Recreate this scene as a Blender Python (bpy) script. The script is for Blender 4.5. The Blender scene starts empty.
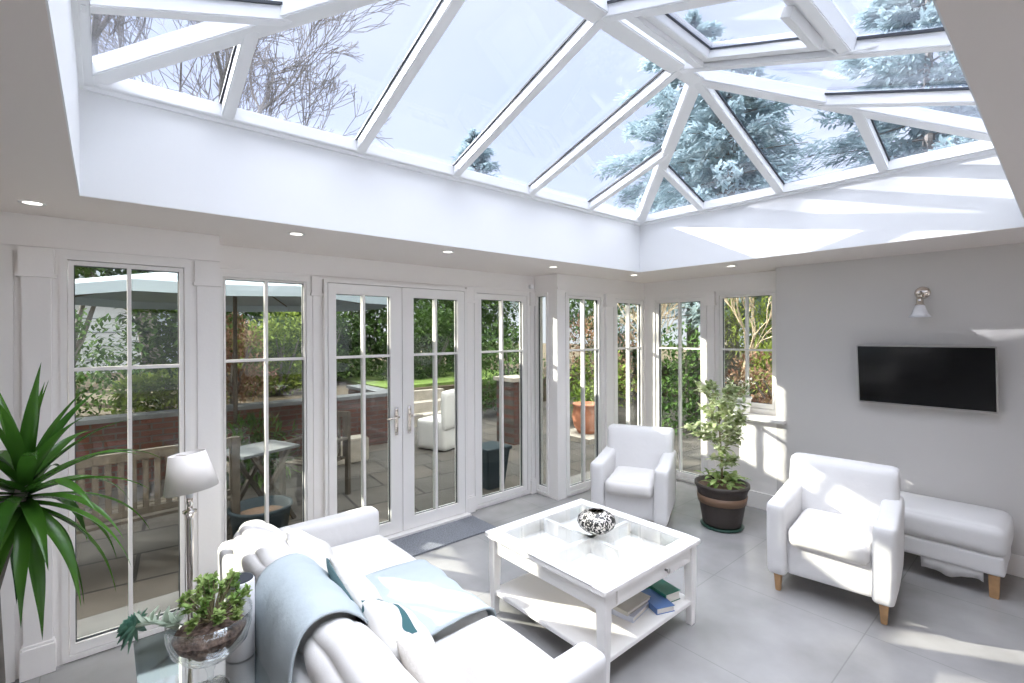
import bpy, bmesh, math, random
from mathutils import Vector, Matrix, noise
random.seed(7)
sc = bpy.context.scene
COL = sc.collection
PI = math.pi
R = math.radians

# ------------------------------------------------------------------ camera, sky, sun, exposure
F_PX, CX, CY, YAW = 478.0, 512.0, 333.8, R(49.43)
cam_d = bpy.data.cameras.new('camera')
cam = bpy.data.objects.new('camera', cam_d); COL.objects.link(cam)
cam_d.sensor_fit = 'HORIZONTAL'; cam_d.sensor_width = 36.0
cam_d.lens = F_PX / 1024 * 36.0
cam_d.shift_y = -(341.5 - CY) / 1024
cam_d.clip_start = 0.02; cam_d.clip_end = 500
cam.location = (0, 0, 1.75)
cam.rotation_euler = (Matrix.Rotation(YAW - PI/2, 4, 'Z') @ Matrix.Rotation(PI/2, 4, 'X') @ Matrix.Rotation(R(-0.28), 4, 'Z')).to_euler()
sc.camera = cam

SUN_DIR = Vector((1.0, -1.64, -0.83)).normalized()
SKY_LOW, SKY_TOP = .68, 5.2
world = bpy.data.worlds.new('sky'); sc.world = world; world.use_nodes = True
wn = world.node_tree; wn.nodes.clear()
wo = wn.nodes.new('ShaderNodeOutputWorld'); wb = wn.nodes.new('ShaderNodeBackground')
tc = wn.nodes.new('ShaderNodeTexCoord'); sx = wn.nodes.new('ShaderNodeSeparateXYZ')
cr = wn.nodes.new('ShaderNodeValToRGB'); nz = wn.nodes.new('ShaderNodeTexNoise'); mx = wn.nodes.new('ShaderNodeMixRGB')
cr.color_ramp.elements[0].position = 0.0; cr.color_ramp.elements[0].color = (0.88, 0.905, 1.0, 1)
e_ = cr.color_ramp.elements.new(.45); e_.color = (.76, .82, 1.0, 1)
cr.color_ramp.elements[-1].position = 0.8; cr.color_ramp.elements[-1].color = (1.0, 0.975, 0.94, 1)
# overcast-bright zenith: the sky dome gets several times brighter overhead
zr_ = wn.nodes.new('ShaderNodeMapRange'); zr_.interpolation_type = 'SMOOTHSTEP'
zr_.inputs['From Min'].default_value = .58; zr_.inputs['From Max'].default_value = .92
zr_.inputs['To Min'].default_value = SKY_LOW; zr_.inputs['To Max'].default_value = SKY_TOP
nz.inputs['Scale'].default_value = 2.2; nz.inputs['Detail'].default_value = 5
nr = wn.nodes.new('ShaderNodeValToRGB'); nr.color_ramp.elements[0].position = .42; nr.color_ramp.elements[1].position = .68
nr.color_ramp.elements[1].color = (.45, .45, .45, 1)
wn.links.new(tc.outputs['Generated'], sx.inputs[0]); wn.links.new(sx.outputs[2], cr.inputs[0])
wn.links.new(tc.outputs['Generated'], nz.inputs['Vector']); wn.links.new(nz.outputs['Fac'], nr.inputs[0])
wn.links.new(nr.outputs[0], mx.inputs[0]); wn.links.new(cr.outputs[0], mx.inputs[1]); mx.inputs[2].default_value = (1, 1, 1, 1)
wn.links.new(mx.outputs[0], wb.inputs[0]); wn.links.new(wb.outputs[0], wo.inputs[0])
wn.links.new(sx.outputs[2], zr_.inputs['Value']); wn.links.new(zr_.outputs['Result'], wb.inputs[1])

sun_d = bpy.data.lights.new('sun', 'SUN'); sun_d.energy = 9.5; sun_d.color = (1.0, 0.93, 0.83); sun_d.angle = R(0.6)
sun = bpy.data.objects.new('sun', sun_d); COL.objects.link(sun)
sun.rotation_euler = SUN_DIR.to_track_quat('-Z', 'Y').to_euler(); sun.location = (-6, 12, 8)

vs = sc.view_settings
vs.view_transform = 'Standard'; vs.look = 'None'; vs.gamma = 1.0; vs.use_curve_mapping = False
vs.exposure = 0.97
cy = sc.cycles
cy.use_denoising = True
cy.max_bounces = 12; cy.diffuse_bounces = 7; cy.glossy_bounces = 4; cy.transmission_bounces = 8; cy.transparent_max_bounces = 24
cy.caustics_reflective = False; cy.caustics_refractive = False
cy.sample_clamp_indirect = 6.0

# ------------------------------------------------------------------ materials
def mat(name, col, rough=0.5, metal=0.0, bump=0.0, bscale=40.0, var=0.0, vscale=5.0, spec=0.5, trans=0.0, detail=4, sub=0.0):
    m = bpy.data.materials.new(name); m.use_nodes = True
    nt = m.node_tree; b = nt.nodes['Principled BSDF']
    b.inputs['Base Color'].default_value = (*col, 1); b.inputs['Roughness'].default_value = rough
    b.inputs['Metallic'].default_value = metal; b.inputs['Specular IOR Level'].default_value = spec
    b.inputs['Transmission Weight'].default_value = trans
    if sub: b.inputs['Subsurface Weight'].default_value = sub; b.inputs['Subsurface Radius'].default_value = (.02, .02, .02)
    co = nt.nodes.new('ShaderNodeTexCoord')
    if var:
        n = nt.nodes.new('ShaderNodeTexNoise'); n.inputs['Scale'].default_value = vscale; n.inputs['Detail'].default_value = detail
        r = nt.nodes.new('ShaderNodeValToRGB')
        r.color_ramp.elements[0].position = .3; r.color_ramp.elements[1].position = .7
        r.color_ramp.elements[0].color = (*[max(0, c*(1-var)) for c in col], 1)
        r.color_ramp.elements[1].color = (*[min(1, c*(1+var)) for c in col], 1)
        nt.links.new(co.outputs['Object'], n.inputs['Vector']); nt.links.new(n.outputs['Fac'], r.inputs[0]); nt.links.new(r.outputs[0], b.inputs['Base Color'])
    if bump:
        n2 = nt.nodes.new('ShaderNodeTexNoise'); n2.inputs['Scale'].default_value = bscale; n2.inputs['Detail'].default_value = 4
        bp = nt.nodes.new('ShaderNodeBump'); bp.inputs['Strength'].default_value = bump; bp.inputs['Distance'].default_value = .01
        nt.links.new(co.outputs['Object'], n2.inputs['Vector']); nt.links.new(n2.outputs['Fac'], bp.inputs['Height']); nt.links.new(bp.outputs[0], b.inputs['Normal'])
    return m

def glass_thin(name, tint, ior=1.45, boost=1.0):
    """clear pane: tinted see-through plus Fresnel mirror"""
    m = bpy.data.materials.new(name); m.use_nodes = True
    nt = m.node_tree; nt.nodes.clear()
    o = nt.nodes.new('ShaderNodeOutputMaterial'); mixs = nt.nodes.new('ShaderNodeMixShader')
    t = nt.nodes.new('ShaderNodeBsdfTransparent'); g = nt.nodes.new('ShaderNodeBsdfGlossy'); f = nt.nodes.new('ShaderNodeMath'); lw = nt.nodes.new('ShaderNodeLayerWeight'); pw = nt.nodes.new('ShaderNodeMath')
    t.inputs[0].default_value = (*tint, 1); g.inputs['Roughness'].default_value = 0.0; g.inputs[0].default_value = (.95*boost, .97*boost, 1*boost, 1)
    lw.inputs['Blend'].default_value = .5; pw.operation = 'POWER'; pw.inputs[1].default_value = 5.0
    r0 = ((ior-1)/(ior+1))**2; f.operation = 'MULTIPLY_ADD'; f.inputs[1].default_value = 1-r0; f.inputs[2].default_value = r0
    nt.links.new(lw.outputs['Facing'], pw.inputs[0]); nt.links.new(pw.outputs[0], f.inputs[0])
    nt.links.new(f.outputs[0], mixs.inputs[0]); nt.links.new(t.outputs[0], mixs.inputs[1]); nt.links.new(g.outputs[0], mixs.inputs[2])
    nt.links.new(mixs.outputs[0], o.inputs[0])
    return m

def leaf_mat(name, c1, c2, scale=6.0, rough=.45, trans=.35, spec=.15):
    m = bpy.data.materials.new(name); m.use_nodes = True
    nt = m.node_tree; b = nt.nodes['Principled BSDF']; o = nt.nodes['Material Output']
    co = nt.nodes.new('ShaderNodeTexCoord'); n = nt.nodes.new('ShaderNodeTexNoise'); n.inputs['Scale'].default_value = scale; n.inputs['Detail'].default_value = 3
    r = nt.nodes.new('ShaderNodeValToRGB'); r.color_ramp.elements[0].position = .35; r.color_ramp.elements[1].position = .65
    r.color_ramp.elements[0].color = (*c1, 1); r.color_ramp.elements[1].color = (*c2, 1)
    nt.links.new(co.outputs['Object'], n.inputs['Vector']); nt.links.new(n.outputs['Fac'], r.inputs[0]); nt.links.new(r.outputs[0], b.inputs['Base Color'])
    b.inputs['Roughness'].default_value = rough; b.inputs['Specular IOR Level'].default_value = spec
    tl = nt.nodes.new('ShaderNodeBsdfTranslucent'); ms = nt.nodes.new('ShaderNodeMixShader'); ms.inputs[0].default_value = trans
    nt.links.new(r.outputs[0], tl.inputs[0]); nt.links.new(b.outputs[0], ms.inputs[1]); nt.links.new(tl.outputs[0], ms.inputs[2]); nt.links.new(ms.outputs[0], o.inputs[0])
    return m

def brick_mat(name, c1, c2, mortar, w, h, mort, rough=.6, offset=.5, bump=.3, rot=(0, 0, 0), loc=(0, 0, 0), noisev=.25):
    m = bpy.data.materials.new(name); m.use_nodes = True
    nt = m.node_tree; b = nt.nodes['Principled BSDF']; b.inputs['Roughness'].default_value = rough
    co = nt.nodes.new('ShaderNodeTexCoord'); mp = nt.nodes.new('ShaderNodeMapping'); br = nt.nodes.new('ShaderNodeTexBrick')
    mp.inputs['Rotation'].default_value = rot; mp.inputs['Location'].default_value = loc
    br.offset = offset; br.inputs['Scale'].default_value = 1.0; br.inputs['Brick Width'].default_value = w; br.inputs['Row Height'].default_value = h
    br.inputs['Mortar Size'].default_value = mort; br.inputs['Mortar Smooth'].default_value = .1
    br.inputs['Color1'].default_value = (*c1, 1); br.inputs['Color2'].default_value = (*c2, 1); br.inputs['Mortar'].default_value = (*mortar, 1)
    n = nt.nodes.new('ShaderNodeTexNoise'); n.inputs['Scale'].default_value = 3.0; n.inputs['Detail'].default_value = 6
    mul = nt.nodes.new('ShaderNodeMixRGB'); mul.blend_type = 'MULTIPLY'; mul.inputs[0].default_value = noisev
    nt.links.new(co.outputs['Object'], mp.inputs[0]); nt.links.new(mp.outputs[0], br.inputs['Vector']); nt.links.new(mp.outputs[0], n.inputs['Vector'])
    nt.links.new(br.outputs['Color'], mul.inputs[1]); nt.links.new(n.outputs['Fac'], mul.inputs[2]); nt.links.new(mul.outputs[0], b.inputs['Base Color'])
    if bump:
        bp = nt.nodes.new('ShaderNodeBump'); bp.inputs['Strength'].default_value = bump; bp.inputs['Distance'].default_value = .004; bp.invert = True
        nt.links.new(br.outputs['Fac'], bp.inputs['Height']); nt.links.new(bp.outputs[0], b.inputs['Normal'])
    return m

def voronoi_mat(name, c1, c2, scale, thr=.5, rough=.35, kind='noise'):
    m = bpy.data.materials.new(name); m.use_nodes = True
    nt = m.node_tree; b = nt.nodes['Principled BSDF']; b.inputs['Roughness'].default_value = rough
    co = nt.nodes.new('ShaderNodeTexCoord')
    if kind == 'noise':
        n = nt.nodes.new('ShaderNodeTexNoise'); n.inputs['Scale'].default_value = scale; n.inputs['Detail'].default_value = 1; n.inputs['Distortion'].default_value = 1.5; out = n.outputs['Fac']
    elif kind == 'voronoi':
        n = nt.nodes.new('ShaderNodeTexVoronoi'); n.inputs['Scale'].default_value = scale; n.feature = 'DISTANCE_TO_EDGE'; out = n.outputs['Distance']
    else:
        n = nt.nodes.new('ShaderNodeTexWave'); n.inputs['Scale'].default_value = scale; n.inputs['Distortion'].default_value = 6; out = n.outputs['Fac']
    r = nt.nodes.new('ShaderNodeValToRGB'); r.color_ramp.interpolation = 'CONSTANT'
    r.color_ramp.elements[0].color = (*c1, 1); r.color_ramp.elements[1].position = thr; r.color_ramp.elements[1].color = (*c2, 1)
    nt.links.new(co.outputs['Object'], n.inputs['Vector']); nt.links.new(out, r.inputs[0]); nt.links.new(r.outputs[0], b.inputs['Base Color'])
    return m

M = dict(
    paint=mat('white_wall_paint', (.86, .835, .815), .55, bump=.04, bscale=60),
    frieze=mat('white_frieze_paint', (.85, .82, .80), .55, bump=.04, bscale=60),
    joinery=mat('white_joinery_paint', (.84, .82, .80), .35),
    cream=mat('cream_joinery_paint', (.76, .73, .67), .4),
    ceiling=mat('warm_white_ceiling_paint', (.79, .735, .70), .75, bump=.02, bscale=80),
    upstand=mat('bright_white_plaster', (.81, .82, .83), .6, bump=.02, bscale=50),
    grey=mat('pale_grey_wall_paint', (.63, .61, .59), .6, bump=.05, bscale=70),
    lantern=mat('white_aluminium', (.86, .87, .88), .35),
    gasket=mat('black_rubber_gasket', (.03, .035, .045), .5),
    roofglass=glass_thin('blue_tinted_roof_glass', (.855, .89, .965), 1.35),
    glass=glass_thin('clear_window_glass', (.84, .865, .85), 1.36),
    tglass=glass_thin('clear_table_glass', (.975, .985, .98), 1.45),
    fabric=mat('white_slipcover_cotton', (.69, .68, .675), .9, bump=.25, bscale=16, spec=.15),
    fabric_seat=mat('off_white_slipcover_cotton', (.69, .67, .65), .9, bump=.3, bscale=14, spec=.15),
    blanket=mat('pale_blue_throw_wool', (.45, .505, .53), .95, bump=.35, bscale=22, var=.05, vscale=3, spec=.1),
    teal=mat('teal_grey_linen', (.12, .19, .20), .9, bump=.3, bscale=60, spec=.1),
    linen=mat('oatmeal_linen', (.62, .58, .53), .95, bump=.4, bscale=70, spec=.1),
    pale_linen=mat('pale_cream_linen', (.70, .68, .64), .95, bump=.35, bscale=60, spec=.1),
    wood=mat('honey_oak', (.42, .25, .12), .45, var=.2, vscale=14),
    teak=mat('weathered_teak', (.085, .07, .055), .8, var=.3, vscale=9),
    chrome=mat('polished_nickel', (.72, .66, .60), .12, metal=1),
    blacktv=mat('glossy_black_screen', (.003, .003, .003), .12, spec=.22),
    bezel=mat('silver_bezel', (.45, .43, .42), .3, metal=1),
    plastic=mat('white_plastic', (.8, .8, .8), .35),
    mat_grey=mat('charcoal_coir', (.22, .23, .26), .95, bump=.8, bscale=220, var=.3, vscale=90, spec=.1),
    shade=mat('ivory_silk_shade', (.78, .74, .70), .6, var=.03, vscale=3),
    shade_in=mat('peach_shade_lining', (.75, .60, .52), .6),
    opal=mat('opal_glass', (.85, .86, .9), .15, spec=.7),
    mirror=mat('bevelled_mirror', (.85, .88, .88), .04, metal=1),
    barrel=mat('dark_brown_barrel_plastic', (.045, .035, .03), .5, bump=.3, bscale=30),
    band=mat('copper_brown_band', (.17, .10, .06), .45),
    green_pl=mat('dark_green_plastic', (.02, .06, .045), .4),
    soil=mat('dry_soil', (.20, .13, .09), .95, bump=1, bscale=60, var=.4, vscale=50),
    pebble=mat('mixed_pebbles', (.17, .115, .09), .8, var=.7, vscale=60, bump=1, bscale=60),
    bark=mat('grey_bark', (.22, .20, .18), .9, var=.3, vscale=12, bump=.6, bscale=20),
    palebark=mat('pale_bark', (.55, .45, .32), .9, var=.2, vscale=12),  # pale tan bark with slight random variation
    stem=mat('green_brown_stem', (.20, .17, .09), .7),
    dracaena=leaf_mat('glossy_strap_leaf', (.015, .065, .012), (.08, .22, .025), 2.2, .22, .3, spec=.5),
    citrus=leaf_mat('variegated_small_leaf', (.24, .34, .12), (.74, .76, .52), 22, .35, .35),
    darkleaf=leaf_mat('dark_green_leaf', (.04, .12, .03), (.14, .26, .07), 10, .35, .3),
    jade=leaf_mat('fresh_green_succulent', (.17, .30, .07), (.46, .56, .22), 14, .35, .25),
    rosette=leaf_mat('blue_green_rosette_leaf', (.04, .13, .09), (.13, .26, .18), 8, .4, .1),
    silver=leaf_mat('silver_green_paddle_leaf', (.38, .46, .36), (.58, .64, .52), 8, .5, .2),
    hedge=leaf_mat('hedge_leaf', (.035, .085, .02), (.13, .22, .055), 1.5, .6, .2),
    shrub=leaf_mat('spring_shrub_leaf', (.12, .20, .03), (.34, .42, .09), 1.5, .6, .3),
    willow=leaf_mat('yellow_green_weeping_leaf', (.30, .40, .07), (.55, .62, .18), 1.5, .6, .4),
    conifer=leaf_mat('hazy_blue_green_conifer', (.26, .35, .37), (.50, .60, .62), 1.0, .7, .4),  # leaf colours paled and blued, distance haze painted in
    pinkleaf=leaf_mat('dry_rust_leaf', (.22, .10, .07), (.42, .30, .18), 2, .7, .2),
    white_fl=mat('white_petal', (.85, .85, .80), .6),
    terracotta=mat('terracotta', (.50, .20, .11), .8, var=.15, vscale=8),
    planter=mat('slate_blue_planter', (.03, .045, .055), .75, spec=.2),
    stone=mat('pale_stone', (.40, .36, .31), .85, var=.2, vscale=6, bump=.4),
    darkstone=mat('dark_coping_stone', (.16, .17, .18), .8, var=.2, vscale=6),
    canvas=mat('pale_blue_canvas', (.30, .36, .41), .85),
    housewall=mat('pale_blue_render', (.62, .70, .82), .8),
    roof=mat('grey_slate_roof', (.20, .23, .27), .7, var=.2, vscale=3),
    garage=mat('white_garage_door', (.75, .78, .85), .5),
    lawn=mat('lawn_grass', (.16, .24, .05), .95, var=.35, vscale=4, bump=.8, bscale=60),
    earth=mat('leaf_litter_earth', (.10, .075, .045), .95, var=.4, vscale=10, bump=.8, bscale=30),
    book_w=mat('cream_paper', (.75, .72, .66), .8),
    book_grey=mat('stone_grey_cover', (.45, .43, .40), .5),
    book_blue=mat('cobalt_blue_cover', (.10, .20, .45), .4),
    book_green=mat('bottle_green_cover', (.02, .16, .11), .4),
    book_lilac=mat('pale_lilac_cover', (.55, .58, .68), .4),
    speaker_top=mat('grey_speaker_mesh', (.05, .055, .065), .7, spec=.2),
    lampglow=None,
    floor=brick_mat('pale_grey_porcelain_tile', (.42, .41, .405), (.405, .395, .39), (.33, .325, .32), .9, .9, .003, rough=.22, offset=0, bump=.2, loc=(.25, .12, 0), noisev=.5),
    patio=brick_mat('riven_sandstone_paving', (.135, .115, .098), (.085, .08, .074), (.03, .027, .024), .75, .55, .015, rough=.85, offset=.37, rot=(0, 0, .1), noisev=.6),
    brick=brick_mat('red_garden_brick', (.17, .055, .035), (.10, .045, .035), (.10, .09, .08), .225, .075, .01, rough=.9, rot=(R(90), 0, 0), noisev=.5),
)
def emis(name, col, s):
    m = bpy.data.materials.new(name); m.use_nodes = True; b = m.node_tree.nodes['Principled BSDF']
    b.inputs['Emission Color'].default_value = (*col, 1); b.inputs['Emission Strength'].default_value = s; return m
M['lampglow'] = emis('warm_led', (1, .93, .85), 1.5)
M['bowlpat'] = voronoi_mat('black_and_white_mosaic', (.62, .58, .54), (.03, .03, .03), 42, .47, .25)
M['pattern'] = voronoi_mat('white_linen_with_teal_motif', (.68, .66, .63), (.04, .12, .13), 5.0, .585, .9)

# ------------------------------------------------------------------ mesh helpers
class MB:
    def __init__(s): s.v = []; s.f = []
    def add(s, vs, fs):
        n = len(s.v); s.v += [tuple(p) for p in vs]; s.f += [tuple(i+n for i in f) for f in fs]; return s
    def box(s, x0, x1, y0, y1, z0, z1, mtx=None):
        vs = [Vector((x, y, z)) for z in (z0, z1) for y in (y0, y1) for x in (x0, x1)]
        if mtx: vs = [mtx @ p for p in vs]
        return s.add(vs, [(0, 2, 3, 1), (4, 5, 7, 6), (0, 1, 5, 4), (2, 6, 7, 3), (0, 4, 6, 2), (1, 3, 7, 5)])
    def taper(s, c0, d0, c1, d1):
        """box between rectangle (centre c0, size d0) and (c1, d1)"""
        vs = []
        for c, d in ((c0, d0), (c1, d1)):
            for sy in (-1, 1):
                for sx_ in (-1, 1): vs.append((c[0]+sx_*d[0]/2, c[1]+sy*d[1]/2, c[2]))
        return s.add(vs, [(0, 2, 3, 1), (4, 5, 7, 6), (0, 1, 5, 4), (2, 6, 7, 3), (0, 4, 6, 2), (1, 3, 7, 5)])
    def beam(s, p0, p1, w, h, up=(0, 0, 1), off=0.0):
        """bar from p0 to p1; the line runs along its top face centre, it hangs h below"""
        p0 = Vector(p0); p1 = Vector(p1); d = (p1-p0).normalized(); up = Vector(up); sd = d.cross(up).normalized(); u = sd.cross(d).normalized()
        vs = []
        for p in (p0, p1):
            for a, b in ((-1, 0), (1, 0), (1, -1), (-1, -1)): vs.append(p + sd*a*w/2 + u*(b*h+off))
        return s.add(vs, [(0, 1, 2, 3), (7, 6, 5, 4), (0, 4, 5, 1), (1, 5, 6, 2), (2, 6, 7, 3), (3, 7, 4, 0)])
    def tube(s, pts, rad, n=10, caps=True):
        pts = [Vector(p) for p in pts]; k = len(pts)
        if not hasattr(rad, '__len__'): rad = [rad]*k
        ref = Vector((0, 0, 1)); vs = []; fs = []
        for i, p in enumerate(pts):
            d = (pts[min(i+1, k-1)] - pts[max(i-1, 0)])
            d = d.normalized() if d.length > 1e-9 else Vector((0, 0, 1))
            if abs(d.dot(ref)) > .97: ref = Vector((1, 0, 0))
            a = d.cross(ref).normalized(); b = d.cross(a).normalized(); ref = -b if False else ref
            for j in range(n):
                t = 2*PI*j/n; vs.append(p + a*math.cos(t)*rad[i] + b*math.sin(t)*rad[i])
        for i in range(k-1):
            for j in range(n): fs.append((i*n+j, i*n+(j+1) % n, (i+1)*n+(j+1) % n, (i+1)*n+j))
        if caps: fs.append(tuple(range(n-1, -1, -1))); fs.append(tuple((k-1)*n+j for j in range(n)))
        return s.add(vs, fs)
    def lathe(s, prof, n=32, c=(0, 0, 0), mtx=None):
        vs = []; fs = []; k = len(prof)
        for r, z in prof:
            for j in range(n):
                t = 2*PI*j/n; p = Vector((r*math.cos(t), r*math.sin(t), z))
                if mtx: p = mtx @ p
                vs.append(p + Vector(c))
        for i in range(k-1):
            for j in range(n): fs.append((i*n+j, i*n+(j+1) % n, (i+1)*n+(j+1) % n, (i+1)*n+j))
        if prof[0][0] > 1e-5: fs.append(tuple(range(n-1, -1, -1)))
        if prof[-1][0] > 1e-5: fs.append(tuple((k-1)*n+j for j in range(n)))
        return s.add(vs, fs)
    def rbox(s, c, d, r, seg=12, fn=None, noise_a=0.0, noise_s=4.0, bulge=(0, 0, 0), seed=0):
        """rounded, optionally puffy box: c centre, d full size, r corner radius"""
        bm = bmesh.new(); bmesh.ops.create_cube(bm, size=2.0)
        bmesh.ops.subdivide_edges(bm, edges=bm.edges[:], cuts=seg, use_grid_fill=True)
        h = Vector(d)/2; inner = Vector([max(h[i]-r, 0) for i in range(3)])
        vs = []
        bm.verts.ensure_lookup_table()
        for v in bm.verts:
            u = v.co.copy()
            # concentrate the grid near the edges
            q = Vector([math.copysign(1-(1-abs(x))**1.5, x) for x in u])
            p = Vector([q[i]*h[i] for i in range(3)])
            cl = Vector([max(-inner[i], min(inner[i], p[i])) for i in range(3)])
            dd = p-cl
            if dd.length > 1e-9: p = cl + dd.normalized()*r
            for i in range(3):
                j, k = (i+1) % 3, (i+2) % 3
                if bulge[i]: p[i] += math.copysign(1, u[i])*bulge[i]*abs(u[i])**2*(1-u[j]**2)*(1-u[k]**2)
            if noise_a:
                nn = noise.noise_vector((p+Vector(c))*noise_s + Vector((seed*7.3, seed*3.1, seed)))
                p += nn*noise_a
            p = p + Vector(c)
            if fn: p = fn(p)
            vs.append(p)
        fs = [tuple(v.index for v in f.verts) for f in bm.faces]
        bm.free(); return s.add(vs, fs)
    def pillow(s, w, h, t, mtx, seg=14, seed=0, pw=2.2, na=.012):
        """scatter cushion with pinched edge, lying in its local XY plane"""
        vs = []; fs = []
        for side in (1, -1):
            for i in range(seg+1):
                for j in range(seg+1):
                    u = -1+2*i/seg; v = -1+2*j/seg
                    k = (1-abs(u)**pw)*(1-abs(v)**pw)
                    z = side*t/2*max(k, 0)**.55
                    rc = 1-.11*u*u*v*v; cx = u*w/2*(1-.05*(1-v*v))*rc; cy_ = v*h/2*(1-.05*(1-u*u))*rc
                    nn = noise.noise(Vector((u*2.2+seed*5, v*2.2, side)))
                    vs.append(mtx @ Vector((cx, cy_, z + nn*na*(1 if k > .05 else 0))))
        m = (seg+1)**2
        for q in range(2):
            for i in range(seg):
                for j in range(seg):
                    a = q*m+i*(seg+1)+j; f = (a, a+seg+1, a+seg+2, a+1)
                    fs.append(f if q == 0 else f[::-1])
        return s.add(vs, fs)
    def build(s, name, m, parent=None, smooth=False, bevel=0.0, world=False, weld=False, solid=0.0, segs=2):
        me = bpy.data.meshes.new(name); vs = s.v
        if world and parent is not None:
            inv = WM[parent.name].inverted(); vs = [inv @ Vector(p) for p in vs]
        me.from_pydata([tuple(p) for p in vs], [], s.f)
        ms = m if isinstance(m, (list, tuple)) else [m]
        for q in ms: me.materials.append(q)
        if weld or bevel:
            bm = bmesh.new(); bm.from_mesh(me); bmesh.ops.remove_doubles(bm, verts=bm.verts, dist=1e-5)
            bmesh.ops.recalc_face_normals(bm, faces=bm.faces)
            if bevel:
                es = [e for e in bm.edges if len(e.link_faces) == 2 and e.calc_face_angle(0) > .5]
                bmesh.ops.bevel(bm, geom=es, offset=bevel, segments=segs, affect='EDGES', clamp_overlap=True)
            bm.to_mesh(me); bm.free()
        if smooth:
            me.polygons.foreach_set('use_smooth', [True]*len(me.polygons))
            if bevel:
                pass
        me.update()
        o = bpy.data.objects.new(name, me); COL.objects.link(o)
        if parent is not None: o.parent = parent
        if solid:
            md = o.modifiers.new('thickness', 'SOLIDIFY'); md.thickness = solid; md.offset = 0
        return o

WM = {}
def thing(name, label, cat, loc=(0, 0, 0), rz=0.0, group=None, kind=None):
    o = bpy.data.objects.new(name, None); COL.objects.link(o); o.location = loc; o.rotation_euler = (0, 0, rz); o.empty_display_size = .1
    WM[o.name] = Matrix.Translation(loc) @ Matrix.Rotation(rz, 4, 'Z')
    if label: o['label'] = label
    if cat: o['category'] = cat
    if group: o['group'] = group
    if kind: o['kind'] = kind
    return o
def tag(o, label, cat=None, group=None, kind=None):
    if label: o['label'] = label
    if cat: o['category'] = cat
    if group: o['group'] = group
    if kind: o['kind'] = kind
    return o
def struct(o): o['kind'] = 'structure'; return o
def copy_tree(o, parent=None):
    c = o.copy(); COL.objects.link(c)
    if parent is not None: c.parent = parent
    for ch in list(o.children): copy_tree(ch, c)
    return c
def T(x, y, z): return Matrix.Translation((x, y, z))
def RZ(a): return Matrix.Rotation(a, 4, 'Z')
def RX(a): return Matrix.Rotation(a, 4, 'X')
def RY(a): return Matrix.Rotation(a, 4, 'Y')

# ------------------------------------------------------------------ the room
H = 2.38
LX0, LX1, LY0, LY1 = -0.08, 4.23, 0.165, 2.9      # opening in the ceiling
ZC = 2.90                                          # top of the upstand
m = MB(); m.box(-3.6, 5.6, -3.2, 3.98, -.15, 0); struct(m.build('floor', M['floor']))
m = MB()
for a in ((-3.6, LX0, -3.2, 4.1), (LX1, 5.5, -3.2, 4.1), (LX0, LX1, -3.2, LY0), (LX0, LX1, LY1, 4.1)): m.box(*a, H, H+.22)
struct(m.build('ceiling', M['ceiling']))
m = MB(); t = .16                                  # the bright upstand lining the lantern opening
m.box(LX0-.002-t, LX0+.004, LY0-t, LY1+t, H+.002, ZC); m.box(LX1-.004, LX1+t, LY0-t, LY1+t, H+.002, ZC)
m.box(LX0+.004, LX1-.004, LY1-.004, LY1+t, H+.002, ZC); m.box(LX0+.004, LX1-.004, LY0-t, LY0+.004, H+.002, ZC)
struct(m.build('lantern_upstand', M['upstand']))

def wall_with_holes(name, axis, p0, p1, a0, a1, z1, holes, m_, z0=0.0):
    """wall slab between planes p0..p1 on the given normal axis, running a0..a1, holes = (b0,b1,z0,z1)"""
    mb = MB()
    def bx_(b0, b1, c0, c1):
        if b1-b0 < 1e-4 or c1-c0 < 1e-4: return
        if axis == 'y': mb.box(b0, b1, p0, p1, c0, c1)
        else: mb.box(p0, p1, b0, b1, c0, c1)
    holes = sorted(holes); cur = a0
    for b0, b1, c0, c1 in holes:
        bx_(cur, b0, z0, z1); bx_(b0, b1, z0, c0); bx_(b0, b1, c1, z1); cur = b1
    bx_(cur, a1, z0, z1)
    return struct(mb.build(name, m_))

HEAD = 2.188
wall_with_holes('wall_left', 'y', 3.5, 3.72, -3.6, .565, H, [(-1.05, -.345, .0, HEAD), (-.172, .405, .005, HEAD)], M['paint'])
wall_with_holes('wall_garden', 'y', 3.85, 3.90, .565, 3.62, H, [(.61, 1.225, .03, HEAD), (1.32, 2.68, .0, HEAD), (2.80, 3.535, .02, HEAD)], M['paint'])
wall_with_holes('wall_recess', 'x', 3.62, 3.68, 3.5, 3.90, H, [(3.63, 3.83, .02, HEAD)], M['paint'])
wall_with_holes('wall_bay', 'y', 3.5, 3.60, 3.68, 5.33, H, [(3.745, 4.355, .02, HEAD), (4.57, 5.2, .02, HEAD)], M['paint'])
struct(MB().box(.465, .565, 3.72, 3.90, 0, H).build('wall_return', M['paint']))
wall_with_holes('wall_back', 'x', 5.2, 5.33, 1.84, 3.5, H, [(1.93, 2.555, .93, HEAD), (2.68, 3.37, .02, HEAD)], M['paint'])
m = MB(); m.box(4.97, 5.2, 1.86, 2.22, 0, .88); struct(m.build('wall_dwarf', M['paint']))
m = MB(); m.box(4.97, 5.2, -3.2, 1.86, 0, H); struct(m.build('wall_right', M['grey']))
# the rest of the room, behind the camera
wall_with_holes('wall_kitchen', 'x', -3.6, -3.4, -3.2, 3.5, H, [(-2.6, -.2, .9, 2.1)], M['paint'])
wall_with_holes('wall_rear', 'y', -3.4, -3.2, -3.6, 5.2, H, [(-2.8, 1.2, .0, 2.15), (2.2, 4.4, .9, 2.15)], M['paint'])

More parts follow.
